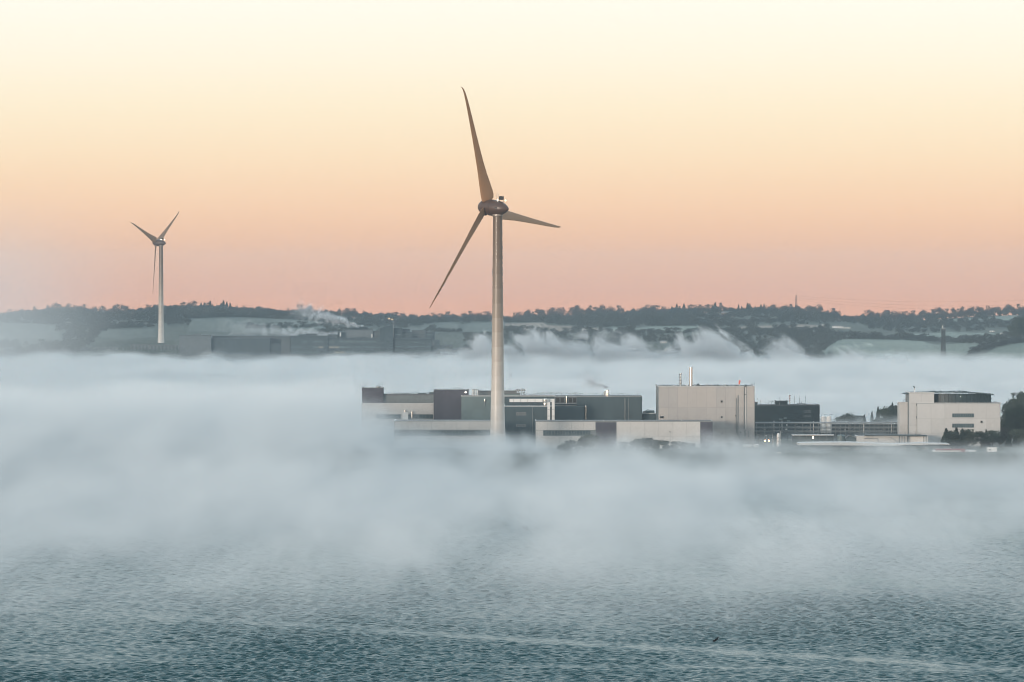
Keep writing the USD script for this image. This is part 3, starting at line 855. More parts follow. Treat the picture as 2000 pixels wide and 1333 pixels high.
part(t, 'flue_band', MB().lathe([(.5, Z(799.5, D)), (.5, Z(798.9, D))], (X(1144, D), D - 1.2, 0), 14).lathe([(.5, Z(813.5, D)), (.5, Z(812.9, D))], (X(1144, D), D - 1.2, 0), 14), M['black'])
for a in (1219.5, 1222.5, 1227.3):
    pipe(t, [(a, 779), (a, 823)], D - .35, .12, 'pipe', 'downpipe')
rail(t, 1086, 1246, D + 2, 775, 1.1)
rail(t, 1049, 1126, D + 12, 772, 1.1)
for a, r, m in ((1180.6, .26, 'steel'), (1184.2, .34, 'silver'), (1187.4, .28, 'silver')):
    flue(t, a, 762.3 if m == 'silver' else 763.5, 776, D + 4, r, m, 'roof_flue', cap=False)
pipe(t, [(1174, 775), (1179, 767.5), (1185, 766.5)], D + 4, .1, 'black', 'flue_brace')
# link block between the halls
t = thing('link_block', 'small dark link block with a roof unit between slate hall and tan building', 'plant room', at(1270, D))
body(t, 1254.5, 1285.8, 808.8, BASE, D + 4, 12, M['dgrey'][2])
un = part(t, 'roof_unit', MB().pbox(1261, 1278.5, 802.2, 808.2, D + 7, 3), M['green'][1])
part(un, 'fan', MB().lathe([(.5, Z(802.1, D)), (.5, Z(801.4, D)), (.02, Z(801.2, D))], (X(1268, D), D + 8.5, 0), 12), M['steel'])
part(t, 'duct_bend', MB().pbox(1255, 1261, 803.5, 808.6, D + 6, 1.2), M['steel'])

# pale frontage left of the tower
D = 1972.0
t = thing('office_frontage', 'pale low frontage with ribbon window left of the tall tower, half lost in fog', 'office block', at(880, D))
body(t, 770, 966, 823.5, BASE, D, 22, M['grey'][2])
panels(t, 770.3, 965.8, 824, 840, D, M['pale'], 5.2)
panels(t, 770.3, 965.8, 852, 880, D, M['pale'], 5.2, name='lower_panel')
window(t, 838, 958, 840.5, 851.5, D, 20, 'ribbon_window')
part(t, 'sill', MB().pbox(838, 958, 851.8, 852.8, D - .3, .28), M['trim'])
for a in (838, 893, 936):
    part(t, 'roof_light', MB().pbox(a, a + 16, 822, 823.2, D + 9, 2), M['steel'])
rail(t, 800, 905, D + 2, 823, .8)

# front wing with purple panels
D = 1962.0
wing = thing('front_wing', 'long pale front wing with purple panels and a ribbon window below the slate hall', 'factory wing', at(1220, D))
body(wing, 1046, 1392, 823.5, BASE + 4, D, 20, M['grey'][2], coping_mat='steel')
panels(wing, 1046.3, 1163, 824.2, 840.5, D, M['pale'], 5.2)
panels(wing, 1046.3, 1163, 852.3, 882, D, M['pale'], 5.2, name='lower_panel')
panels(wing, 1046.3, 1060.8, 840.8, 852, D, M['pale'], 5.2, name='end_panel')
panels(wing, 1163.4, 1203.8, 825.5, 882, D, M['purple'], 2.8, 2, name='purple_panel', proud=.12)
panels(wing, 1204.2, 1367.6, 824.2, 882, D, M['pale'], 5.6, 2)
panels(wing, 1368, 1391.8, 824.8, 882, D, M['purple'], 2.5, 2, name='purple_panel', proud=.12)
window(wing, 1061, 1154, 840.8, 851.6, D, 16, 'ribbon_window')
part(wing, 'sill', MB().pbox(1047, 1154, 851.9, 852.9, D - .3, .22), M['trim'])
for a in (1110, 1179, 1232, 1290, 1331):
    part(wing, 'roof_light', MB().pbox(a - 7, a + 7, 822, 823.1, D + 8, 2), M['steel'])
for a in (1179, 1331):
    pipe(wing, [(a, 823), (a, 820.5)], D + 1, .09, 'white', 'vent_pipe')

# tall tan building
D = 1990.0
t = thing('tan_tower_building', 'tall plain tan building with two rooftop stacks at the right of the works centre', 'factory building', at(1380, D))
body(t, 1286, 1474, 755.5, BASE, D, 34, M['grey'][2])
panels(t, 1286.3, 1473.7, 756, 878, D, M['tan'], 4.0, 3, skip=[(1289, 813, 1296.5, 817.4)] + [(1407.6, q, 1411.4, q + 4) for q in (782.6, 813.2, 845.2)], gap=.05, proud=.05)
window(t, 1289, 1296.5, 813, 817.4, D, 1)
for q in (782.6, 813.2, 845.2):
    window(t, 1407.6, 1411.4, q, q + 4, D, 0, pane='black')
st = flue(t, 1329.2, 729.5, 755, D + 6, .42, 'steel', 'dark_stack', cap=False)
for q in (732, 738, 744, 750):
    part(st, 'ladder_hoop', MB().lathe([(.46, Z(q, D)), (.62, Z(q, D)), (.62, Z(q + .6, D)), (.46, Z(q + .6, D))], (X(1329.2, D), D + 6, 0), 14), M['black'])
flue(t, 1349.3, 716.5, 755, D + 6, .72, 'silver', 'bright_stack')
for a, b, w, m in ((1316, 753, 1.2, 'white'), (1322, 753.4, 1, 'steel'), (1342, 752, 1, 'white'), (1357, 751, .9, 'steel'), (1363.5, 749.6, 2.6, 'dgrey'), (1368, 751.5, 1, 'white'), (1381, 750, .9, 'white'), (1389.5, 751, .8, 'white'), (1417, 750.6, 1.1, 'white')):
    part(t, 'roof_vent', MB().pbox(a - w, a + w, b, 755.4, D + 5, 1.4), M[m][0] if isinstance(M[m], list) else M[m])
for a in (1404, 1420.5, 1438.5):
    dm = trimesh.creation.icosphere(2, .55); dm.apply_scale((1.1, 1, .6)); dm.apply_translation((X(a, D), D + 4, Z(753.6, D)))
    part(t, 'roof_cowl', MB().tm(dm), M['dgrey'][0], smooth=True)
pipe(t, [(1360, 753.6), (1400, 753.6)], D + 4, .12, 'black', 'roof_pipe')
rail(t, 1467, 1473.5, D + 3, 755, 1.1)
pipe(t, [(1438.2, 778), (1438.2, 846)], D - .35, .13, 'pipe', 'wall_pipe')
pipe(t, [(1441.2, 772), (1441.2, 850), (1447, 860)], D - .35, .13, 'pipe', 'wall_pipe')
pipe(t, [(1453.4, 757), (1453.4, 838)], D - .35, .17, 'pipe', 'wall_pipe')
pipe(t, [(1456.8, 754), (1456.8, 838)], D - .35, .12, 'white', 'wall_pipe')
pipe(t, [(1454.4, 756), (1456.6, 753.8), (1458.2, 754.2)], D - .3, .3, 'black', 'pipe_cowl')
pipe(t, [(1436, 812), (1438, 813)], D - .4, .2, 'black', 'pipe_valve')
pipe(t, [(1453, 770.6), (1457.5, 770.6)], D - .4, .12, 'black', 'pipe_clip')
# windsock stands on its roof
t = thing('windsock', 'orange red windsock on a thin pole above the tan building roof', 'windsock', at(1444, D, Z(755, D)))
pipe(t, [(1443.6, 755), (1444.6, 742.6)], D + 2, .05, 'steel', 'pole')
part(t, 'sock', MB().tube([(X(1445.6, D), D + 2, Z(743.4, D)), (X(1444.6, D), D + 2, Z(747.5, D)), (X(1443.6, D), D + 2, Z(751.6, D))], [.36, .3, .2], 10), M['orange'], smooth=True)

# dark building right of it
D = 2092.0
t = thing('dark_works', 'dark teal building with roof antennas right of the tan building', 'factory building', at(1540, D))
body(t, 1468, 1601, 792.5, BASE, D, 26, M['teal'][0], coping_mat='roof')
panels(t, 1474, 1570, 793, 826, D, M['teal'], 3.6, 2)
panels(t, 1570.3, 1600.6, 793, 826, D, M['teal'], 3.4, 2, skip=[(1570, 802, 1584, 806), (1570, 812, 1584, 815)])
window(t, 1570, 1584, 802, 806, D, 4); window(t, 1570, 1584, 812, 815, D, 4)
body(t, 1515, 1538.5, 784.2, 792.4, D + 5, 8, M['teal'][1], 'roof_block', coping_mat='roof')
body(t, 1474, 1479, 787, 792.4, D + 3, 4, M['teal'][2], 'roof_hut', coping_mat='roof')
for a, b in ((1480, 778), (1486, 783), (1495.7, 779), (1501.8, 779.5), (1522.5, 776.5), (1551.5, 774), (1561, 773), (1573, 773.5), (1565, 783)):
    pipe(t, [(a, 792.5), (a, b)], D + 4, .09, 'steel', 'antenna', 5)
mb = MB()
for k in range(6):
    a = X(1506 + (k % 2) * 4, D); mb.tube([(a, D + 4, Z(792, D)), (X(1510 - (k % 2) * 4, D), D + 4, Z(784, D))], .06, 4)
mb.pbox(1505.6, 1510.4, 783.4, 784.2, D + 3.6, .8)
part(t, 'dish_frame', mb, M['steel'])
ms = part(t, 'red_mast', MB().tube([(X(1543.8, D), D + 5, Z(790, D)), (X(1543.8, D), D + 5, Z(772, D))], .28, 8), M['white'])
for q in (773, 778, 783):
    part(ms, 'red_band', MB().tube([(X(1543.8, D), D + 5, Z(q + 2.3, D)), (X(1543.8, D), D + 5, Z(q, D))], .3, 8), M['red'])
mb = MB()
for k in range(7):
    q = 1546 + k * 4.6
    mb.tube([(X(q, D), D + 6, Z(790.5 + math.sin(k) * .8, D)), (X(q + 5, D), D + 6, Z(789.5 + math.cos(k) * .9, D))], .16, 5)
    mb.tube([(X(q, D), D + 6, Z(792.5, D)), (X(q, D), D + 6, Z(790, D))], .09, 4)
part(t, 'roof_pipework', mb, M['steel'])
for a, b in ((1522, 818), (1531, 816), (1537, 821)):
    part(t, 'wall_unit', MB().pbox(a, a + 6, b, b + 3, D - 1, .9), M['green'][2])

# silos
D = 2034.0
for k, (a, lab) in enumerate(((1607.6, 'left one of the two white round silos beside the dark teal building'), (1618.8, 'right one of the two white round silos beside the dark teal building'))):
    t = thing('silo', lab, 'silo', at(a, D))
    r = 1.12
    part(t, 'tank', MB().lathe([(r, Z(845, D)), (r, Z(814.5, D)), (r * .85, Z(813.4, D)), (r * .3, Z(812.6, D)), (.01, Z(812.4, D))], (X(a, D), D, 0), 22), M['white'], smooth=40)
    for q in (826, 837):
        part(t, 'band', MB().lathe([(r, Z(q + .6, D)), (r + .06, Z(q + .6, D)), (r + .06, Z(q, D)), (r, Z(q, D))], (X(a, D), D, 0), 22), M['steel'])
    mb = MB()
    for q in np.arange(4) * np.pi / 2 + .5:
        p = np.array([X(a, D) + .9 * math.cos(q), D + .9 * math.sin(q)])
        mb.tube([(*p, 8), (*p, Z(845, D) + .2)], .12, 5)
    part(t, 'stand', mb, M['steel'])
    part(t, 'top_pipe', MB().tube([(X(a, D) + .4, D - .3, Z(813, D)), (X(a, D) + .4, D - .3, Z(809.8, D)), (X(a, D) + 2.0, D - .3, Z(809.6, D))], .09, 5), M['steel'])

# low yard building behind the pipe rack
D = 2052.0
t = thing('yard_shed', 'long low dark shed behind the pipe rack', 'shed', at(1650, D))
body(t, 1602, 1795, 830, BASE, D, 10, M['teal'][2], coping_mat='roof')
panels(t, 1602.5, 1794, 830.6, 855, D, M['teal'], 5)
t = thing('canopy_building', 'low pale roofed building under the pipe rack next to the silos', 'shed', at(1640, 2060))
body(t, 1621, 1655, 825, 832, 2056, 8, M['white'])

# pipe rack
D = 2016.0
t = thing('pipe_rack', 'long steel pipe rack running from the tan building to the right cream building', 'pipe rack', at(1640, D))
cols = np.r_[1478:1600:15, 1604:1792:9.4]
for a in cols:
    top = 828
    part(t, 'column', MB().pbox(a - .5, a + .5, top, BASE, D, .3).pbox(a - .5, a + .5, top, BASE, D + 3.2, .3), M['pipe'])
for q, th in ((827.2, .9), (836.2, .8), (843.8, .7)):
    for dd in (0, 3.2):
        part(t, 'beam', MB().pbox(1476, 1790, q, q + th, D - .05 + dd, .4), M['pipe'])
for q, r, dd, m in ((826.0, .17, .6, 'steel'), (825.9, .14, 1.2, 'white'), (825.6, .22, 1.9, 'steel'), (826, .16, 2.7, 'pipe'), (835, .15, .7, 'steel'), (834.8, .2, 1.5, 'pipe'), (842.7, .16, 1.0, 'steel'), (842.5, .2, 2.2, 'steel')):
    part(t, 'pipe', MB().tube([(X(1476, D), D + dd, Z(q, D)), (X(1790, D), D + dd, Z(q, D))], r, 6), M[m])
mb = MB()
for k in range(len(cols) - 1):
    if k % 3 == 0:
        mb.tube([(X(cols[k], D), D - .1, Z(844, D)), (X(cols[k + 1], D), D - .1, Z(836, D))], .07, 4)
part(t, 'brace', mb, M['pipe'])
rr = random.Random(4)
for k in range(26):
    a = rr.uniform(1484, 1786); b = rr.choice([829, 833, 838, 846, 850])
    m = rr.choice(['steel', 'pipe', 'white', 'green'])
    mm = M[m][1] if isinstance(M[m], list) else M[m]
    part(t, 'valve_box', MB().pbox(a, a + rr.uniform(1.5, 4), b, b + rr.uniform(1.5, 4), D + rr.uniform(.5, 3), .8), mm)
for k in range(9):
    a = rr.uniform(1490, 1784)
    part(t, 'riser', MB().tube([(X(a, D), D + 1, Z(826 - rr.uniform(1, 4), D)), (X(a, D), D + 1, Z(846, D))], .11, 5), M[rr.choice(['steel', 'pipe', 'white'])])

# yard things in front of the rack
D = 1992.0
t = thing('process_vessel', 'upright pale process vessel with pipes in the yard right of the tan building', 'tank', at(1521, D))
part(t, 'shell', MB().lathe([(.6, 8.0), (.62, Z(850, D)), (.45, Z(847, D)), (.02, Z(846, D))], (X(1520, D), D, 0), 16), M['white'], smooth=40)
for q in (855, 862):
    part(t, 'platform', MB().lathe([(.62, Z(q, D)), (1.05, Z(q, D)), (1.05, Z(q + .6, D)), (.62, Z(q + .6, D))], (X(1520, D), D, 0), 14), M['steel'])
pipe(t, [(1524, 870), (1524, 843), (1520, 841)], D, .12, 'steel')
t = thing('pump_skid', 'tangle of dark pipes and valves beside the upright vessel', 'pipework', at(1500, D))
for k in range(16):
    a = rr.uniform(1478, 1516); b = rr.uniform(848, 862)
    pipe(t, [(a, 874), (a, b), (a + rr.uniform(-5, 5), b)], D + rr.uniform(0, 8), rr.uniform(.08, .2), rr.choice(['steel', 'pipe', 'pipe']))
for a in (1494.2, 1501.6):
    b = trimesh.creation.icosphere(1, .34); b.apply_translation((X(a, D), D - .6, Z(861, D)))
    t = thing('yard_lamp', 'warm yard lamp, %s of the pair in the pipework beside the tan building' % ('left' if a < 1500 else 'right'), 'lamp', at(a, D))
    part(t, 'post', MB().tube([(X(a, D), D - .3, 8), (X(a, D), D - .3, Z(860, D))], .07, 5), M['steel'])
    part(t, 'bulb', MB().tm(b), M['warm_lamp'], smooth=True)
D = 1972.0
for a, b, px_, lab in ((1450, 1469.5, 868, 'longer cream horizontal tank at the foot of the tan building'), (1471, 1483, 867.4, 'short cream horizontal tank right of the longer one at the tan building foot')):
    t = thing('gas_tank', lab, 'tank', at((a + b) / 2, D))
    r = .78
    zc = Z(px_ + 4, D)
    x0, x1 = X(a, D), X(b, D)
    part(t, 'shell', MB().tube([(x0, D, zc), (x0 + .25, D, zc), (x0 + .5, D, zc), (x1 - .5, D, zc), (x1 - .25, D, zc), (x1, D, zc)], [.15, r * .8, r, r, r * .8, .15], 18), M['cream'][0], smooth=50)
    for q in (.25, .75):
        xx = x0 + (x1 - x0) * q
        part(t, 'saddle', MB().box(xx - .15, xx + .15, D - .6, D + .6, 8.0, zc - r * .7), M['steel'])
t = thing('climbing_pipework', 'dark knot of pipes and valves climbing the foot of the tan building wall', 'pipework', at(1457, 1986))
for k in range(18):
    a = rr.uniform(1444, 1464); b = rr.uniform(838, 862)
    pipe(t, [(a, b + 10), (a, b), (a + rr.uniform(-4, 4), b + rr.uniform(-2, 2))], 1986 - rr.uniform(0, 2), rr.uniform(.06, .14), rr.choice(['steel', 'pipe']))
t = thing('flat_canopy', 'flat pale canopy on thin posts in front of the pipe rack', 'canopy', at(1588, 1990))
part(t, 'roof', MB().pbox(1547, 1629, 849.6, 851.0, 1990, 5), M['trim'])
for a in np.linspace(1548, 1628, 7):
    part(t, 'post', MB().pbox(a - .35, a + .35, 851.05, 872, 1990.3, .25), M['purple'][2] if a < 1550 else M['pipe'])
part(t, 'back_wall', MB().pbox(1547.5, 1628.5, 851.1, 872, 1994.6, .3), M['dgrey'][2])
t = thing('orange_lamp', 'orange flood lamp under the flat canopy', 'lamp', at(1588, 1989))
part(t, 'post', MB().tube([(X(1588, 1989), 1989, 8), (X(1588, 1989), 1989, Z(853, 1989))], .08, 5), M['steel'])
b = trimesh.creation.icosphere(1, .36); b.apply_scale((.7, .7, 1.6)); b.apply_translation((X(1588, 1989), 1988.8, Z(855, 1989)))
part(t, 'bulb', MB().tm(b), M['warm_lamp'], smooth=True)
t = thing('dark_hut', 'small dark pitched hut left of the pale wall building', 'hut', at(1664, 1984))
D = 1984.0
part(t, 'wall', MB().prism([(X(1652, D), 8), (X(1674, D), 8), (X(1674, D), Z(857, D)), (X(1658, D), Z(851, D)), (X(1652, D), Z(857, D))], D, D + 6), M['dgrey'][0])
part(t, 'roof', MB().prism([(X(1651.5, D), Z(857.2, D)), (X(1658, D), Z(851.1, D)), (X(1674.5, D), Z(857, D)), (X(1674.5, D), Z(856.2, D)), (X(1658, D), Z(850.2, D)), (X(1651.5, D), Z(856.4, D))], D - .2, D + 6.2), M['roof'])
t = thing('drum_tank', 'short grey drum tank between the canopy and the dark hut', 'tank', at(1641, 1986))
part(t, 'shell', MB().lathe([(1.6, 8), (1.6, Z(851.5, 1986)), (1.2, Z(850, 1986)), (.02, Z(849.4, 1986))], (X(1643, 1986), 1988, 0), 20), M['green'][1], smooth=40)
part(t, 'ladder', MB().pbox(1641.5, 1642.2, 850, 870, 1986.2, .1).pbox(1643.8, 1644.5, 850, 870, 1986.2, .1), M['steel'])
D = 1978.0
t = thing('pale_wall_building', 'low pale building with outside stairs below the right end of the pipe rack', 'factory building', at(1720, D))
body(t, 1674, 1772, 853, BASE, D, 14, M['pale'][0])
panels(t, 1674.3, 1771.7, 854, 876, D, M['pale'], 4.6, skip=[(1755, 853, 1758, 870), (1766, 853, 1769, 870)])
pipe(t, [(1688, 857), (1714, 857), (1716, 864)], D - .3, .14, 'pipe')
mb = MB()
for k in range(9):
    a = 1738 + k * 1.7; q = 854.5 + k * 1.2
    mb.pbox(a, a + 1.7, q, q + .5, D - 1.4, 1.2)
part(t, 'stairs', mb, M['steel'])
for a in (1756.5, 1767.5):
    part(t, 'post', MB().pbox(a - .8, a + .8, 850, 872, D - 2, .4), M['dgrey'][0])
part(t, 'roof_deck', MB().pbox(1690, 1800, 849.6, 851.8, D - 2.2, 6), M['dgrey'][1])
rail(t, 1690, 1798, D - 2.1, 849.5, 1.1)
t = thing('right_canopy', 'pale lean-to under a dark deck at the foot of the cream building', 'shed', at(1800, D))
body(t, 1773, 1812, 853, BASE, D + 1, 6, M['white'], cop=False)
part(t, 'roof', MB().pbox(1772.5, 1811, 850.6, 852.8, D, 8), M['dgrey'][0])
for a in (1803.5, 1809.5):
    part(t, 'post', MB().pbox(a - .4, a + .4, 853, 872, D - .3, .3), M['dgrey'][0])
D = 1944.0
t = thing('quay_roof', 'long flat pale roof along the quay in front of the yard', 'shed', at(1700, D))
x = [(X(1588, D), Z(865, D)), (X(1560, D), Z(866, D)), (X(1560, D), Z(870, D)), (X(1745, D), Z(871, D)), (X(1800, D), Z(868, D)), (X(1855, D), Z(869, D)), (X(1855, D), Z(867.4, D)), (X(1800, D), Z(866, D)), (X(1740, D), Z(868, D)), (X(1660, D), Z(864.5, D))]
part(t, 'roof', MB().prism(x, D, D + 14), M['pale'][1])
part(t, 'wall', MB().pbox(1566, 1850, 871.4, 892, D + 1, 10), M['dgrey'][2])
for a in range(1580, 1850, 22):
    part(t, 'bay', MB().pbox(a, a + 14, 874, 890, D + .9, .1), M['grey'][a % 3])

# right cream building with the curved penthouse
D = 1990.0
t = thing('cream_building', 'cream building with a curved dark penthouse near the right edge', 'factory building', at(1860, D))
body(t, 1791, 1954, 788.5, BASE, D, 26, M['grey'][2])
WIN = [(1859.5, 807.8, 1902.5, 815.8), (1859.5, 827.6, 1902.5, 835.8), (1915, 822.2, 1919.2, 826.8)]
panels(t, 1791.3, 1953.7, 789.5, 876, D, M['cream'], 5.4, 3, skip=WIN, gap=.04, proud=.05)
window(t, *[WIN[0][k] for k in (0, 2, 1, 3)], D, 9, 'ribbon_window')
window(t, *[WIN[1][k] for k in (0, 2, 1, 3)], D, 9, 'ribbon_window')
window(t, *[WIN[2][k] for k in (0, 2, 1, 3)], D, 0, pane='roof')
body(t, 1775.4, 1824.6, 767.6, BASE, D + .8, 18, M['grey'][2], 'stair_tower')
panels(t, 1775.6, 1824.4, 768.2, 788.2, D + .8, M['cream'], 5, 1, name='tower_panel', gap=.04, proud=.05)
panels(t, 1775.6, 1791, 788.2, 876, D + .8, M['cream'], 3.3, 2, name='tower_panel', gap=.04, proud=.05)
body(t, 1756.5, 1775.2, 787, BASE, D + 8, 10, M['cream'][1], 'side_block')
panels(t, 1756.7, 1775, 787.6, 830, D + 8, M['cream'], 4, 1, name='side_panel', gap=.04, proud=.05)
for k in range(16):                                                    # penthouse: bays of a gently bowed dark wall
    a0, a1 = 1824.8 + k * 7.1, 1824.8 + (k + 1) * 7.1
    u0 = (a0 - 1881) / 57; u1 = (a1 - 1881) / 57
    y0, y1 = D + 2.2 + 2.4 * u0 * u0, D + 2.2 + 2.4 * u1 * u1
    v = []
    for zz in (Z(788.2, D), Z(770.6, D)):
        for (xx, yy) in ((X(a0, D) + .05, y0), (X(a1, D) - .05, y1), (X(a1, D) - .05, y1 + 4), (X(a0, D) + .05, y0 + 4)):
            v.append((xx, yy, zz))
    part(t, 'penthouse_bay', MB().add(v, [(0, 3, 2, 1), (4, 5, 6, 7), (0, 1, 5, 4), (1, 2, 6, 5), (2, 3, 7, 6), (3, 0, 4, 7)]), M['teal'][k % 3 if k in (2, 3, 14) else 0])
part(t, 'penthouse_core', MB().box(X(1826, D), X(1937, D), D + 5.5, D + 16, Z(788.3, D), Z(770.8, D)), M['teal'][0])
mb = MB()                                                              # bowed roof
xs_ = np.linspace(1768, 1943, 29)
rows = [771.2 - 5.2 * max(0.0, 1 - ((q - 1848) / 97) ** 2) ** .8 for q in xs_]
for k in range(len(xs_) - 1):
    za, zb = Z(rows[k], D), Z(rows[k + 1], D)
    xa, xb = X(xs_[k], D), X(xs_[k + 1], D)
    yf = D + 1.6 if xs_[k] > 1824 else D + 3.0
    v = [(xa, yf, za - .35), (xb, yf, zb - .35), (xb, D + 18, zb - .35), (xa, D + 18, za - .35), (xa, yf, za), (xb, yf, zb), (xb, D + 18, zb), (xa, D + 18, za)]
    mb.add(v, [(0, 3, 2, 1), (4, 5, 6, 7), (0, 1, 5, 4), (2, 3, 7, 6)])
part(t, 'bowed_roof', mb, M['dgrey'][1])
for a, w in ((1820, 3.2), (1826, 2), (1837.5, 2.6), (1855.5, 2.4), (1863, 2.2), (1873.5, 3), (1881, 1.8), (1886.5, 2.6)):
    part(t, 'roof_vent', MB().pbox(a - w, a + w, 763.9, 767.2, D + 8, 1.4), M['dgrey'][0])
b = trimesh.creation.icosphere(1, .2); b.apply_translation((X(1876.8, D), D + 1.7, Z(775, D)))
part(t, 'wall_lamp', MB().tm(b), M['lamp'], smooth=True)
rail(t, 1764, 1775, D + 9, 786.5, 1.1)
for q in (788, 813):
    part(t, 'wall_mark', MB().pbox(1789.2, 1790.4, q, q + 5, D + .7 - .14, .1), M['grey'][1])
pipe(t, [(1786.4, 767), (1786.4, 758)], D + 3, .14, 'white', 'vent_pipe')
pipe(t, [(1786.4, 758), (1786, 756), (1784.6, 755.2), (1783.2, 756.4)], D + 3, .22, 'black', 'vent_bend')

# low white and red shed, cabin and sign on the shore at the right
D = 1920.0
t = thing('shore_shed', 'long low white shed with a dull red roof band on the right shore', 'shed', at(1862, D))
body(t, 1823, 1906, 883, 896, D, 6, M['white'], cop=False)
part(t, 'red_roof', MB().pbox(1828, 1885, 877.4, 879.8, D - .2, 5), M['red'])
part(t, 'red_door', MB().pbox(1877, 1885, 880, 882.8, D - .4, .3), M['red'])
part(t, 'roof', MB().pbox(1822.6, 1906.6, 880, 882.9, D + .1, 6.4), M['pale'][2])
part(t, 'lower_roof', MB().pbox(1880, 1907, 882.9, 884.4, D - 1.2, 1.1), M['dgrey'][1])
for a in (1867.5, 1878.5, 1893):
    part(t, 'post', MB().pbox(a - .4, a + .4, 883.2, 896, D - .6, .3), M['dgrey'][0])
rail(t, 1824, 1916, D + 3, 877.2, 1.0)
t = thing('site_cabin', 'pale box cabin right of the white and red shed', 'cabin', at(1938, D))
part(t, 'wall', MB().pbox(1928.6, 1947.4, 874.8, 890, D + 2, 3), M['white'])
part(t, 'roof', MB().pbox(1928, 1948, 874, 874.75, D + 1.8, 3.4), M['pale'][1])
window(t, 1932, 1935, 877.5, 880, D + 2, 0)
t = thing('blue_bin', 'small blue container beside the shed', 'container', at(1911, D))
part(t, 'body', MB().pbox(1908.6, 1913.4, 883.4, 890, D + .5, 1.5), paint('blue_paint', (.06, .14, .25), .5))
part(t, 'lid', MB().pbox(1908.2, 1913.8, 882.6, 883.35, D + .4, 1.7), M['dgrey'][0])
t = thing('white_board', 'blank pale board on two legs standing in the shore fog', 'sign', at(1521, 1905))
part(t, 'board', MB().pbox(1517, 1525.6, 883.4, 892.5, 1905, .12), M['white'])
part(t, 'legs', MB().pbox(1518, 1518.7, 892.5, 905, 1905, .1).pbox(1524, 1524.7, 892.5, 905, 1905, .1), M['steel'])
for a, q0, D, lab in ((1309.5, 844.5, 1948, 'thin street lamp in front of the pale wing between the two purple panels'), (1511, 858, 1950, 'thin pale lamp post in the yard left of the white board'), (1956.5, 874, 1925, 'thin lamp post right of the pale cabin'), (1429.5, 861, 1940, 'short lamp post in the mist below the tan building windows')):
    t = thing('lamp_post', lab, 'lamp post', at(a, D))
    part(t, 'pole', MB().tube([(X(a, D), D, 8), (X(a, D), D, Z(q0, D))], [.1, .06], 6), M['steel'])
    part(t, 'lamp_head', MB().box(X(a, D) - .55, X(a, D) + .15, D - .15, D + .15, Z(q0, D), Z(q0, D) + .2), M['black'])

# trees around the works
for a, b, D, k, lab, sxx in ((1848, 838, 1962, 'dense_conifer', 'left dark conifer in front of the cream building', 1.5), (1858, 842, 1964, 'leafy_tree_a', 'dark bushy tree second from left before the cream building', 1.1), (1868, 836.5, 1966, 'dense_conifer', 'tallest pointed dark tree before the cream building ribbon windows', 1.5),
                        (1880, 839, 1963, 'dense_conifer', 'dark spruce right of the tallest one before the cream building', 1.6), (1890, 840, 1966, 'leafy_tree_b', 'dark rounded tree at the right of the row before the cream building', .9), (1898, 846, 1962, 'leafy_tree_a', 'low dark bush at the right end of the row before the cream building', 1.2)):
    plant(k, 'yard_tree', lab, 'tree', (X(a, D), D, 7.8), (Z(b, D) - 7.8) / 10, a * 37 % 360, 'trees in front of the cream building', sxx)
r2 = np.random.default_rng(8)
k = 0
for a, b, D in ((1916, 843, 1975), (1926, 840, 1990), (1938, 842, 1985), (1948, 838, 2000), (1958, 822, 2040), (1966, 806, 2055), (1975, 800, 2060), (1985, 795, 2070), (1996, 792, 2060), (2008, 790, 2065), (2024, 788, 2070), (1963, 836, 2000), (1974, 826, 2010), (1986, 820, 2015), (1998, 815, 2010), (2012, 812, 2020), (1952, 850, 1985), (1970, 846, 1980), (1990, 840, 1985), (2010, 838, 1985)):
    plant(('leafy_tree_a', 'dense_conifer', 'leafy_tree_b', 'bare_tree_a')[k % 4], 'wood_tree', 'dark tree in the wood at the right edge beside the cream building', 'tree', (X(a, D), D, 7.8), (Z(b, D) - 7.8) / 10, r2.uniform(0, 360), 'trees of the dark wood at the right edge', r2.uniform(.5, .8) if b < 830 else r2.uniform(.9, 1.2))
    k += 1
for a, b, D in ((1980, 782, 2300), (1994, 770, 2330), (2006, 766, 2350), (1968, 790, 2290)):
    plant('leafy_tree_b', 'misty_tree', 'tall pale tree fading in the fog behind the right wood', 'tree', (X(a, D), D, 1), (Z(b, D) - 1) / 10, r2.uniform(0, 360), 'misty trees behind the right wood', .55)
for a, b, D, kd, lab in ((1657, 808, 2330, 'leafy_tree_a', 'round tree in the mist right of the silos'), (1644, 815, 2340, 'leafy_tree_b', 'low misty tree between silos and round tree'), (1675, 813, 2340, 'leafy_tree_b', 'thin misty tree right of the round tree'), (1688, 812, 2310, 'dense_conifer', 'small dark conifer behind the pipe rack'),
                     (1712, 821, 2300, 'leafy_tree_a', 'small dark bush behind the pipe rack'), (1703, 806, 2380, 'dense_conifer', 'faint conifer left of the misty wood behind the rack'), (1715, 796, 2390, 'dense_conifer', 'pointed misty conifer second from left behind the rack'), (1725, 801, 2380, 'leafy_tree_b', 'rounded misty tree in the wood left of the cream building'),
                     (1735, 795, 2390, 'leafy_tree_a', 'broad misty tree left of the cream building'), (1743, 789, 2380, 'dense_conifer', 'tallest misty conifer left of the cream building'), (1751, 794, 2390, 'leafy_tree_b', 'misty tree right beside the cream side block')):
    plant(kd, 'misty_tree', lab, 'tree', (X(a, D), D, 1), (Z(b, D) - 1) / 10, a * 53 % 360, None, .75 if b < 812 else 1.0)
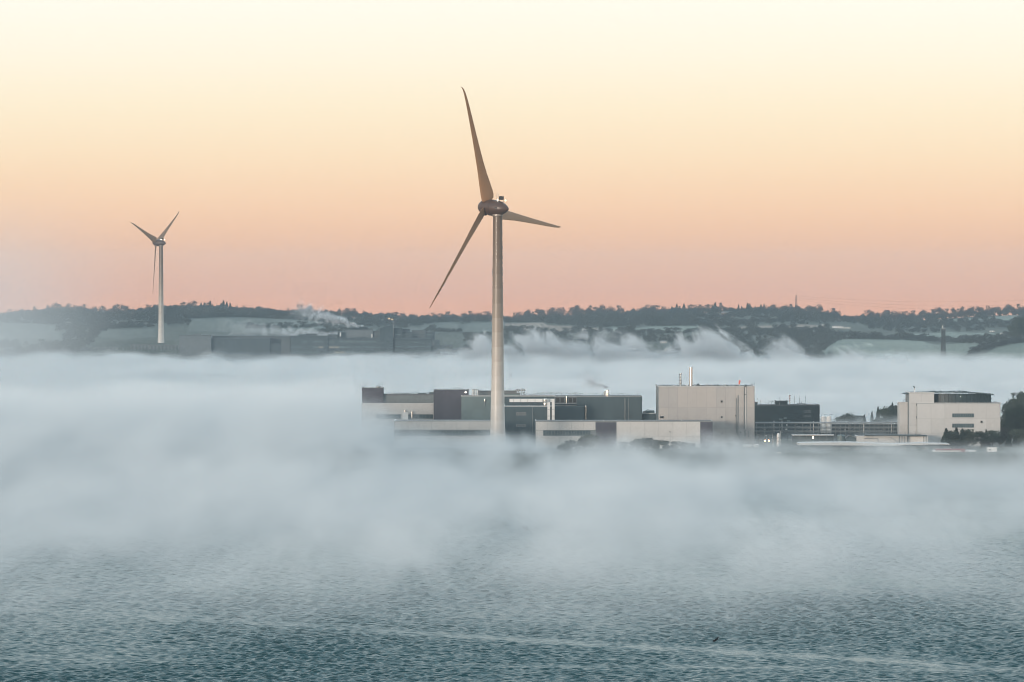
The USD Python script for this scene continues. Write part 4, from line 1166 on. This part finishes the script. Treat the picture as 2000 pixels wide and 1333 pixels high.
for a, b, D, lab in ((1095, 868, 1932, 'low bush at the left of the misty row before the ribbon window'), (1104, 865, 1930, 'bush second from left in the misty row'), (1115, 858, 1934, 'pointed bush below the left end of the ribbon window'), (1128, 866, 1930, 'round low bush between two taller misty trees'),
                     (1141, 852, 1936, 'tree before the right end of the ribbon window'), (1153, 847, 1934, 'tallest misty tree left of the wide purple panel'), (1218, 862, 1932, 'low tree right of the wide purple panel'), (1235, 860, 1934, 'rounded tree in the mist right of the wide purple panel'),
                     (1250, 856, 1932, 'misty tree left of the tallest middle one'), (1266, 854, 1936, 'tallest misty tree before the middle of the pale wing'), (1282, 858, 1934, 'misty tree right of the tallest middle one'), (1300, 860, 1932, 'broad low misty tree left of the street lamp'), (1318, 861, 1934, 'misty tree right of the street lamp'),
                     (1336, 863, 1932, 'low misty tree left of the narrow purple panel'), (1352, 865, 1934, 'low bush in front of the narrow purple panel'), (1424, 864, 1934, 'small pointed bush below the tan building windows')):
    plant('leafy_tree_a' if int(a) % 2 else 'leafy_tree_b', 'shore_tree', lab, 'tree', (X(a, D), D, 7.4), (Z(b + 2, D) - 7.4) / 10, a * 71 % 360, None, 1.15)

# ------------------------------------------------------------------ the far works beside the small turbine
D = 4420.0


def far(name, label, blocks, cat='factory building', D=D, base=712):
    a = np.mean([(q[0] + q[1]) / 2 for q in blocks])
    t = thing(name, label, cat, at(a, D, Z(base, D)))
    for n_, q in enumerate(blocks):
        px0, px1, py0, m, dd = q[:5]
        part(t, 'wall' if n_ == 0 else 'block', MB().pbox(px0, px1, py0, base, D + dd, 22), M['far'][m])
        x0, x1, zt = X(px0, D + dd), X(px1, D + dd), Z(py0, D + dd)
        part(t, 'parapet', MB().box(x0 - .2, x1 + .2, D + dd - .2, D + dd + 22.2, zt + .01, zt + .5), M['far'][1])
    return t


t = far('far_hall', 'long plain grey hall of the far works beside the small turbine', [(350, 412, 656, 0, 0), (412.3, 527, 662, 1, 4), (412.4, 560, 657.5, 2, 30), (527.3, 549, 673, 1, 6), (549.3, 567, 659, 2, 3)])
part(t, 'roof_unit', MB().pbox(377, 393, 652.6, 655.5, D + 6, 8), M['far'][0])
for a in (436, 459, 482, 505):
    part(t, 'wall_rib', MB().pbox(a, a + .8, 663, 705, D + 3.7, .28), M['far'][2])
t = far('far_offices', 'far works building with rows of windows left of the slanted tower', [(567.5, 640, 657.5, 1, 0), (640.3, 742, 661.5, 1, 2), (660, 674, 650, 3, 14), (674.3, 728, 645, 0, 16), (728.3, 744, 648, 2, 18), (583, 596, 655, 3, 8), (598, 618, 653.5, 2, 16), (640.4, 659, 655, 2, 9), (684, 700, 641.5, 1, 20), (700.4, 712, 639, 3, 24)])
for q in (666, 677, 687, 696):
    for a in np.arange(570, 738, 10.4):
        lit = q in (677, 687) and 618 < a < 668 and rr.uniform(0, 1) < .8
        dd = 0 if a < 640 else 2
        if a < 640 < a + 9.4: continue
        window(t, a, a + 9.2, q, q + 3.4, D + dd, 2, frame='roof', pane='lit' if lit else rr.choice(['glass', 'far_glass', 'far_glass']))
for a, b in ((629, 656), (638, 656), (664, 650), (726, 653)):
    part(t, 'roof_flue', MB().lathe([(.5, Z(b + 8, D)), (.5, Z(b, D)), (.3, Z(b, D) + .1)], (X(a, D), D + 10, 0), 10), M['white'])
part(t, 'roof_plant', MB().pbox(706, 718, 638.5, 645, D + 20, 6), M['far'][1])
for a in (691.5,):
    part(t, 'roof_light', MB().pbox(a, a + 18, 657.8, 660, D + 12, 3), M['far'][2])
D3 = D - 6
t = thing('slanted_tower', 'dark slate tower with a roof that slants up to the right at the far works', 'factory tower', at(755, D3, Z(712, D3)))
part(t, 'wall', MB().prism([(X(742, D3), Z(712, D3)), (X(767.4, D3), Z(712, D3)), (X(767.4, D3), Z(635, D3)), (X(742, D3), Z(642.5, D3))], D3, D3 + 22), M['far'][3])
part(t, 'roof', MB().prism([(X(741.6, D3), Z(642.4, D3)), (X(767.8, D3), Z(634.8, D3)), (X(767.8, D3), Z(634, D3)), (X(741.6, D3), Z(641.6, D3))], D3 - .3, D3 + 22.3), M['far'][1])
part(t, 'mast', MB().tube([(X(768.6, D3), D3, Z(660, D3)), (X(768.6, D3), D3, Z(623, D3))], [.22, .12], 6), M['steel'])
t = far('far_block', 'stepped dark block right of the slanted tower at the far works', [(768, 785.5, 642, 3, 0), (785.8, 804, 650, 1, 4), (770, 842, 662.5, 3, -3), (804.3, 831, 646.5, 2, 12), (831.3, 849, 649, 1, 14), (842.3, 858, 666, 1, 0), (858.3, 884, 676, 2, 6), (884.3, 902, 683, 1, 9), (786, 800, 644, 2, 16)])
for q in (653, 668, 676, 684):
    for a in np.arange(773, 838, 12):
        window(t, a, a + 9, q, q + 2.6, D - 3 if q > 660 else D - .1, 1, frame='roof', pane=rr.choice(['glass', 'far_glass']))
part(t, 'pale_panel', MB().pbox(841, 848.4, 666, 676, D - 1.2, .6), M['far'][0])
# pale low plant in front
D4 = 4330.0
t = thing('far_warehouse', 'pale low warehouse with two warm lamps at the fog edge below the slanted tower', 'warehouse', at(718, D4, 3))
part(t, 'wall', MB().pbox(703, 733, 699, 714, D4, 14), M['pale'][0])
part(t, 'roof', MB().pbox(702.5, 733.5, 698, 698.95, D4 - .3, 14.6), M['far'][2])
for a in (711, 723):
    b = trimesh.creation.icosphere(1, .55); b.apply_translation((X(a, D4), D4 - .8, Z(710.6, D4)))
    part(t, 'warm_lamp', MB().tm(b), M['warm_lamp'], smooth=True)
t = thing('far_gateway', 'dark open frame with one orange pillar right of the pale warehouse', 'gateway', at(740, D4, 3))
part(t, 'frame', MB().pbox(734, 744, 701, 702.2, D4 + 2, 4).pbox(734, 735, 702.2, 712, D4 + 2, 4), M['far'][1])
part(t, 'pillar', MB().pbox(745.4, 747.2, 700, 711, D4 + 2, 1), M['brick'])
for a0, a1, b0, b1, lab in ((770, 808, 695.5, 700, 'pale flat shed right of the far gateway'), (840, 875, 697, 700.5, 'small pale shed at the right end of the far works'), (790, 830, 703.5, 707, 'low white tank shed at the fog edge of the far works'), (836, 890, 703, 706.6, 'long white pipe shed at the fog edge right of the far works'),
                        (255, 292, 673.5, 684, 'white low plant building left of the small turbine foot'), (293, 348, 675, 684, 'pale pipe structure at the small turbine foot'), (160, 185, 683.5, 688, 'white low hut in the mist left of the small turbine'), (232, 242, 684, 688, 'small white hut left of the plant building'), (150, 230, 679, 683, 'pale long shed in the mist left of the small turbine')):
    Dk = 4350.0 if a0 > 400 else 4560.0
    base = b1 + 8
    t = thing('white_shed', lab, 'shed', at((a0 + a1) / 2, Dk, Z(base, Dk)))
    part(t, 'wall', MB().pbox(a0, a1, b0, base, Dk, 8), M['grey'][2] if a0 < 400 else M['pale'][1])
    part(t, 'roof', MB().pbox(a0 - .5, a1 + .5, b0 - .9, b0 - .03, Dk - .3, 8.6), M['far'][2])
    for a in np.arange(a0 + 2, a1 - 3, 7):
        part(t, 'bay', MB().pbox(a, a + 3.4, b0 + 1.2, b1 + 2, Dk - .12, .1), M['far'][1])

# ------------------------------------------------------------------ houses, mast, pylon and wires on the hills
def house(name, label, px0, px1, py_eave, py_ridge, py_base, cat='house', mat='white', wins=4, rows=1, storey=None, roofm='roof'):
    p = ray_ground((px0 + px1) / 2, py_base)
    if p is None:
        p = (0, RIDGE_D - 60.0, float(height(X((px0 + px1) / 2, RIDGE_D - 60.0), RIDGE_D - 60.0)))
    D = float(p[1]) - 4
    zb = float(p[2]) - 2
    t = thing(name, label, cat, (X((px0 + px1) / 2, D), D, zb))
    x0, x1 = X(px0, D), X(px1, D)
    part(t, 'wall', MB().box(x0, x1, D, D + 9, zb, Z(py_eave, D)), M[mat])
    ze, zr = Z(py_eave, D), Z(py_ridge, D)
    mb = MB().add([(x0 - .4, D - .4, ze + .02), (x1 + .4, D - .4, ze + .02), (x1 + .4, D + 9.4, ze + .02), (x0 - .4, D + 9.4, ze + .02), (x0 + 1.5, D + 4.5, zr), (x1 - 1.5, D + 4.5, zr)], [(0, 1, 5, 4), (2, 3, 4, 5), (0, 3, 2, 1)])
    mb.add([(x0 - .4, D - .4, ze + .02), (x0 - .4, D + 9.4, ze + .02), (x0 + 1.5, D + 4.5, zr), (x1 + .4, D - .4, ze + .02), (x1 + .4, D + 9.4, ze + .02), (x1 - 1.5, D + 4.5, zr)], [(0, 2, 1), (3, 4, 5)])
    part(t, 'roof', mb, M[roofm])
    zv = Z(py_base, D)
    for j in range(rows):
        for k in range(wins):
            a = x0 + (x1 - x0) * (k + .5) / wins; w = (x1 - x0) / wins * .22
            z0 = zv + (ze - zv) * (j + .35) / rows; z1 = zv + (ze - zv) * (j + .85) / rows
            part(t, 'window', MB().box(a - w, a + w, D - .12, D - .01, z0, z1), M['glass'])
    return t, D


house('farmhouse', 'white long farmhouse above the broad green field', 1626, 1646, 637.4, 634.8, 641.5, wins=5)
house('farm_annex', 'low white annex right of the long farmhouse', 1646.5, 1661, 639.6, 638.2, 642, wins=3)
house('farm_barn', 'thin pale barn left of the white farmhouse', 1600, 1612, 634.8, 633.6, 637, wins=2)
t, D = house('mansion', 'tan mansion with two storeys in the ridge wood', 1409, 1433, 611.4, 608.6, 619, wins=6, rows=2, mat='brick')
t, D = house('white_house', 'white stepped house rising from the fog at the foot of the hill', 1281, 1298, 686, 684.4, 693, wins=4)
part(t, 'tower', MB().pbox(1298.2, 1311, 681.5, 695, D - 1, 10), M['white'])
for a in (1300.5, 1306.5):
    part(t, 'tower_window', MB().pbox(a, a + 2.6, 683.5, 686, D - 1.12, .1), M['glass'])
house('hill_house', 'small pale house on the misty slope left of the small turbine', 122, 138, 630.5, 628.8, 634.5, wins=4)
house('hill_bungalow', 'white bungalow right beside the small turbine tower', 279, 300, 634.2, 632.6, 636, wins=5)
house('hill_cottage', 'tiny white cottage under the ridge trees at left', 196, 203, 609, 606.5, 613, wins=2)
house('hill_villa', 'pale villa on the slope under the pine ridge', 376, 392, 614.8, 613.2, 618, wins=4)
house('right_cottage', 'white cottage near the right edge above the strip field', 1955, 1968, 650.6, 649, 653.5, wins=3)
house('right_villa', 'small pinkish villa left of the white cottage near the right edge', 1934, 1942, 646.5, 645, 649, wins=2)
house('mist_house', 'pale house nearly lost in the steam above the slate hall', 1158, 1176, 685.5, 684, 689, wins=3)
house('pink_house', 'small pinkish house on the wooded slope above the steam', 1607, 1620, 657.5, 656, 660, wins=3, mat='brick')
house('gabled_house', 'pale gabled house above the white stepped house', 1290, 1302, 667.4, 664.8, 671, wins=3)
for a, b, lab in ((198, 602.5, 'bright white lamp among the ridge trees at left'), (760, 622.5, 'warm light on the hillside above the slanted tower'), (766, 624.5, 'fainter warm light right beside the hillside light')):
    D = 6500.0
    gz0 = float(height(X(a, D), D))
    t = thing('hill_lamp', lab, 'lamp', (X(a, D), D, gz0))
    part(t, 'post', MB().tube([(X(a, D), D, gz0), (X(a, D), D, Z(b, D))], .1, 5), M['steel'])
    s = trimesh.creation.icosphere(1, .45 if a > 765 else .6); s.apply_translation((X(a, D), D - .3, Z(b, D)))
    part(t, 'bulb', MB().tm(s), M['dim_lamp'] if a < 300 else M['warm_lamp'], smooth=True)

# lattice mast at right, pylon on the ridge
def lattice(t, x, y, z0, z1, w0, w1, n, r, mat, name='leg'):
    zz = np.linspace(z0, z1, n + 1); ww = np.linspace(w0, w1, n + 1) / 2
    cr = [(-1, -1), (1, -1), (1, 1), (-1, 1)]
    for c in cr:
        part(t, name, MB().tube([(x + c[0] * ww[0], y + c[1] * ww[0], z0), (x + c[0] * ww[-1], y + c[1] * ww[-1], z1)], r, 5), M[mat])
    mb = MB()
    for k in range(n):
        for i in range(4):
            a, b = cr[i], cr[(i + 1) % 4]
            mb.tube([(x + a[0] * ww[k], y + a[1] * ww[k], zz[k]), (x + b[0] * ww[k + 1], y + b[1] * ww[k + 1], zz[k + 1])], r * .7, 4)
            mb.tube([(x + b[0] * ww[k], y + b[1] * ww[k], zz[k]), (x + a[0] * ww[k + 1], y + a[1] * ww[k + 1], zz[k + 1])], r * .7, 4)
            mb.tube([(x + a[0] * ww[k], y + a[1] * ww[k], zz[k]), (x + b[0] * ww[k], y + b[1] * ww[k], zz[k])], r * .7, 4)
    part(t, 'bracing', mb, M[mat])


D = 4600.0
x = X(1842.5, D)
z0, z1 = float(height(x, D)) - 1, Z(645, D)
t = thing('lattice_mast', 'blue grey lattice mast standing in the fog before the broad green field', 'mast', (x, D, z0))
lattice(t, x, D, z0, z1, 4.2, 2.8, 12, .42, 'black')
part(t, 'top_platform', MB().box(x - 2.1, x + 2.1, D - 2.1, D + 2.1, z1, z1 + .7), M['black'])
part(t, 'top_cage', MB().box(x - 1.7, x + 1.7, D - 1.7, D + 1.7, z1 + .7, z1 + 2.2), M['pipe'])
part(t, 'beacon', MB().tube([(x - .6, D, z1 + 2.2), (x - .6, D, z1 + 4.4)], .5, 8), M['steel'])
D = 6880.0
x = X(1555, D); z0 = float(height(x, D)); z1 = Z(577, D)
t = thing('power_pylon', 'thin steel power pylon rising above the ridge wood', 'pylon', (x, D, z0))
lattice(t, x, D, z0, z1, 4.6, .9, 9, .17, 'black')
for q, w in ((.97, 1.4), (.86, 1.7), (.75, 2.0)):
    zz = z0 + (z1 - z0) * q
    part(t, 'cross_arm', MB().tube([(x - w, D, zz), (x, D, zz + .5), (x + w, D, zz)], .16, 5), M['black'])
for q, w, e, lab in ((.96, 1.4, 578.5, 'topmost faint overhead wire right of the pylon'), (.84, 1.7, 590.5, 'middle faint overhead wire right of the pylon'), (.73, 2.0, 601.5, 'lowest faint overhead wire right of the pylon')):
    zz = z0 + (z1 - z0) * q
    D1 = 6500.0
    p1 = np.array([X(2160, D1), D1, Z(e - 2, D1)]); p0 = np.array([x + w, D, zz])
    u = np.linspace(0, 1, 24)[:, None]
    P = p0 * (1 - u) + p1 * u; P[:, 2] -= 11 * 4 * (u * (1 - u))[:, 0] * .8
    single('overhead_wire', MB().tube(P, .07, 4), M['black'], lab, 'wire')

# a dark bird low over the water
D = 930.0
t = thing('bird', 'small dark bird flying low over the water right of centre', 'bird', (X(1398, D), D, Z(1250, D)))
c = np.array([X(1398, D), D, Z(1250, D)])
s = np.linspace(-1, 1, 13)
B = 2.0
M['plumage'] = paint('dark_plumage', (.004, .004, .005), .9, spec=.05)
mb = MB().tube([c + B * np.array([.26 * q, .12 * q, .05 * q]) for q in np.linspace(-1, 1, 9)], B * np.array([.01, .035, .06, .075, .08, .07, .05, .045, .008]), 8)
for sg in (-1, 1):
    pts_ = [c + B * np.array([sg * q * .33, -.1 + .16 * q, sg * q * .24 + .10 * q * q]) for q in np.linspace(0, 1, 7)]
    w = B * np.array([.12, .13, .12, .10, .075, .045, .01])
    v = np.vstack([[p + (.1 * a, a, .95 * a + b * .03) for (a, b) in ((-q, 0), (0, 1), (q, 0), (0, -1))] for p, q in zip(pts_, w)])
    i, j = np.meshgrid(np.arange(6), np.arange(4), indexing='ij')
    mb.add(v, np.stack([i * 4 + j, i * 4 + (j + 1) % 4, (i + 1) * 4 + (j + 1) % 4, (i + 1) * 4 + j], -1).reshape(-1, 4))
part(t, 'body', mb, M['plumage'], smooth=True)

# ------------------------------------------------------------------ haze, fog and steam
single('haze', MB().box(-9000, 9000, -300, 13000, -6, 175), usdkit.material(stage, '/World/Looks/haze', {'v': ('principled_volume', {'color': (.68, .88, 1.0), 'density': HAZE, 'anisotropy': .2})}, volume='v.volume'),
       'thin even haze over the harbour and the hills', 'haze', kind='stuff')
g = Graph()
pos = g.add('geometry', 'position')
x_ = g.add('separate_xyz', 'x', vector=pos); y_ = g.add('separate_xyz', 'y', vector=pos); z_ = g.add('separate_xyz', 'z', vector=pos)
n1 = g.noise(pos, (.008, .0032, .02), 3, .55, (5.3, 1.1, 0))                 # broad billows
n2 = g.noise(pos, (.034, .0045, .05), 4, .62, (1.7, 0, 0), .3)                      # streaks
left = g.m('multiply', g.ss(x_, -20, -80, 0, 1), g.ss(y_, 1300, 1850, 0, 1))  # deeper fog at the left of the works
left = g.m('multiply', left, g.ss(y_, 2100, 2500, 1, 0))
top = g.m('add', g.m('multiply_add', n1, 13.0, 3.2), g.m('multiply', left, 13.0))
top = g.m('add', top, g.m('multiply', g.m('subtract', n2, .5), g.m('subtract', g.ss(y_, 2600, 3800, 10.0, 15.0), g.m('multiply', left, 5.0))))
bar = g.m('multiply', g.ss(y_, 1780, 1880, 0, 1), g.ss(y_, 1895, 1950, 1, 0))
top = g.m('add', top, g.m('multiply', bar, 3.4))
yard = g.m('multiply', g.ss(y_, 1880, 1945, 0, 1), g.ss(y_, 2150, 2300, 1, 0))
top = g.m('subtract', top, g.m('multiply', yard, g.m('multiply', g.ss(x_, -30, 20, 0, 1), 1.5)))
far_ = g.ss(y_, 3000, 4000, 0, 1)
wide = g.m('add', 1.0, g.m('add', g.m('multiply', left, 1.6), g.m('multiply', far_, 1.0)))
soft = g.ss(g.m('divide', g.m('subtract', z_, top), wide), -4.0, 4.5, 1, 0)
right = g.ss(x_, 30, 150, 0, 1)
top = g.m('subtract', top, g.m('multiply', g.m('multiply', right, g.ss(y_, 1750, 1850, 0, 1)), g.ss(y_, 2200, 2500, 2.8, 0)))
rho = g.m('multiply', g.m('multiply', g.m('multiply', g.m('power', g.ss(y_, 955, 1950, 0, 1, 'linear'), .82), .92), g.m('subtract', 1.0, g.m('multiply', right, g.ss(y_, 2200, 2500, .4, 0)))), g.ss(n2, .31, .71, .22, 1.9, 'linear'))
body_ = g.m('multiply', soft, g.m('multiply', rho, FOG))
tailf = g.m('power', 2.718, g.m('multiply', z_, -1 / 16.0))
tail = g.m('multiply', g.m('multiply', tailf, g.ss(y_, 1150, 1800, .1, 1)), g.m('multiply', g.m('multiply_add', n1, 1.6, .2), TAIL))
leftveil = g.m('multiply', g.m('multiply', g.ss(g.m('divide', x_, y_), -.074, -.118, 0, 1), g.ss(y_, 2500, 3600, 0, 1)), g.m('multiply', g.ss(z_, 5, 150, 1, .0, 'linear'), VEIL))
den = g.m('add', g.m('add', body_, tail), leftveil)
den = g.m('maximum', den, 0)
fog_m = g.make('fog', volume=g.add('principled_volume', 'volume', color=(.94, .982, .988), density=den, anisotropy=.0))
single('fog', MB().box(-460, 460, 830, 2274.99, -2, 46), fog_m, 'pale fog bank over the water in front of the works', 'fog', kind='stuff')
single('fog', MB().box(-800, 800, 2275.0, 4440, -4, 150), fog_m, 'pale fog bank behind the works that hides the valley floor', 'fog', kind='stuff')

def steam(name, label, p0, p1, r0, r1, rho, nz, seed):
    """A plume that drifts from p0 to p1 and widens from r0 to r1."""
    p0 = np.array(p0, float); p1 = np.array(p1, float)
    L = np.linalg.norm(p1 - p0); u = (p1 - p0) / L
    g = Graph()
    pos = g.add('geometry', 'position')
    rel = g.add('vector_math', 'vector', math_type='subtract', vector1=pos, vector2=tuple(p0))
    t = g.m('divide', g.add('vector_math', 'value', math_type='dot_product', vector1=rel, vector2=tuple(u)), L)
    axis = g.add('vector_math', 'vector', math_type='scale', vector1=tuple(u), scale=g.m('multiply', t, L))
    d = g.add('vector_math', 'value', math_type='distance', vector1=rel, vector2=axis)
    n = g.noise(pos, (nz, nz * .6, nz), 4, .6, (seed, 0, 0), .6)
    rad = g.m('multiply_add', g.m('maximum', t, 0), r1 - r0, r0)
    q = g.m('add', g.m('divide', d, rad), g.m('multiply_add', n, 2.6, -1.3))
    den = g.m('multiply', g.ss(q, .15, .8, 1, 0), g.m('multiply', g.ss(t, 0, .04, 0, 1), g.ss(t, .35, 1.0, 1, 0)))
    den = g.m('multiply', den, g.m('divide', rho, rad))
    m = g.make(name + f'_{seed}_steam', volume=g.add('principled_volume', 'volume', color=(.95, .96, .97), density=den, anisotropy=.15))
    lo = np.minimum(p0, p1) - r1 * 1.5; hi = np.maximum(p0, p1) + r1 * 1.5
    single(name, MB().box(lo[0], hi[0], lo[1], hi[1], lo[2], hi[2]), m, label, 'steam', kind='stuff')


def q3(px, py, D): return (X(px, D), D, Z(py, D))


steam('steam', 'white steam blowing left from the roof of the far works offices', q3(714, 641, 4450), q3(560, 598, 4520), 1.2, 15, 1.6, .16, 3)
steam('steam', 'low steam drifting left over the far hall roofs', q3(700, 657, 4480), q3(400, 640, 4560), 3, 13, .7, .10, 7)
steam('steam', 'small steam puff over the slate hall flues', q3(1186, 758, 2034), q3(1130, 733, 2036), .6, 5.5, 1.6, .35, 11)

# steam that wells up out of the fog at the foot of the hill, leaning left
D = 4235.0
env = [(860, 712), (900, 690), (925, 668), (960, 650), (1000, 660), (1050, 655), (1110, 646), (1150, 662), (1190, 650), (1240, 640), (1275, 672), (1310, 690), (1345, 660), (1385, 640), (1420, 640), (1455, 672), (1490, 700), (1525, 668), (1555, 656), (1580, 682),
       (1610, 704), (1645, 686), (1685, 670), (1712, 686), (1735, 712), (1760, 714)]
g = Graph()
pos = g.add('geometry', 'position')
x_ = g.add('separate_xyz', 'x', vector=pos); y_ = g.add('separate_xyz', 'y', vector=pos); z_ = g.add('separate_xyz', 'z', vector=pos)
xl = g.m('add', x_, g.m('multiply', z_, .5))
lean = g.add('combine_xyz', 'vector', x=xl, y=y_, z=z_)
n1 = g.noise(lean, (.042, .012, .045), 5, .62, (2.0, 0, 0), 1.2)
sh = [(X(a, D) + Z(b, D) * .5 * .6, Z(b, D)) for a, b in env]
xa, xb = sh[0][0], sh[-1][0]
hmap = g.add('rgb_ramp', 'color', fac=g.ss(xl, xa, xb, kind='linear'), ramp=[((a - xa) / (xb - xa), (max(b, 0) / 60,) * 3) for a, b in sorted(sh)])
hz = g.m('multiply', g.add('separate_color', 'r', color=hmap), 60.0)
q = g.m('subtract', g.m('add', hz, g.m('multiply_add', n1, 56.0, -29.0)), z_)
den = g.m('multiply', g.ss(q, -2.0, 15.0, 0, 1), g.ss(n1, .34, .66, .06, 1))
den = g.m('multiply', g.m('multiply', den, STEAM), g.m('multiply', g.ss(y_, 4180, 4215, 0, 1), g.ss(y_, 4255, 4290, 1, 0)))
sm = g.make('hill_steam', volume=g.add('principled_volume', 'volume', color=(.95, .965, .97), density=den, anisotropy=.1))
single('steam', MB().box(X(850, D), X(1770, D), 4180, 4290, 6, 52), sm, 'curling banks of white steam that rise from the fog at the foot of the hill', 'steam', kind='stuff')
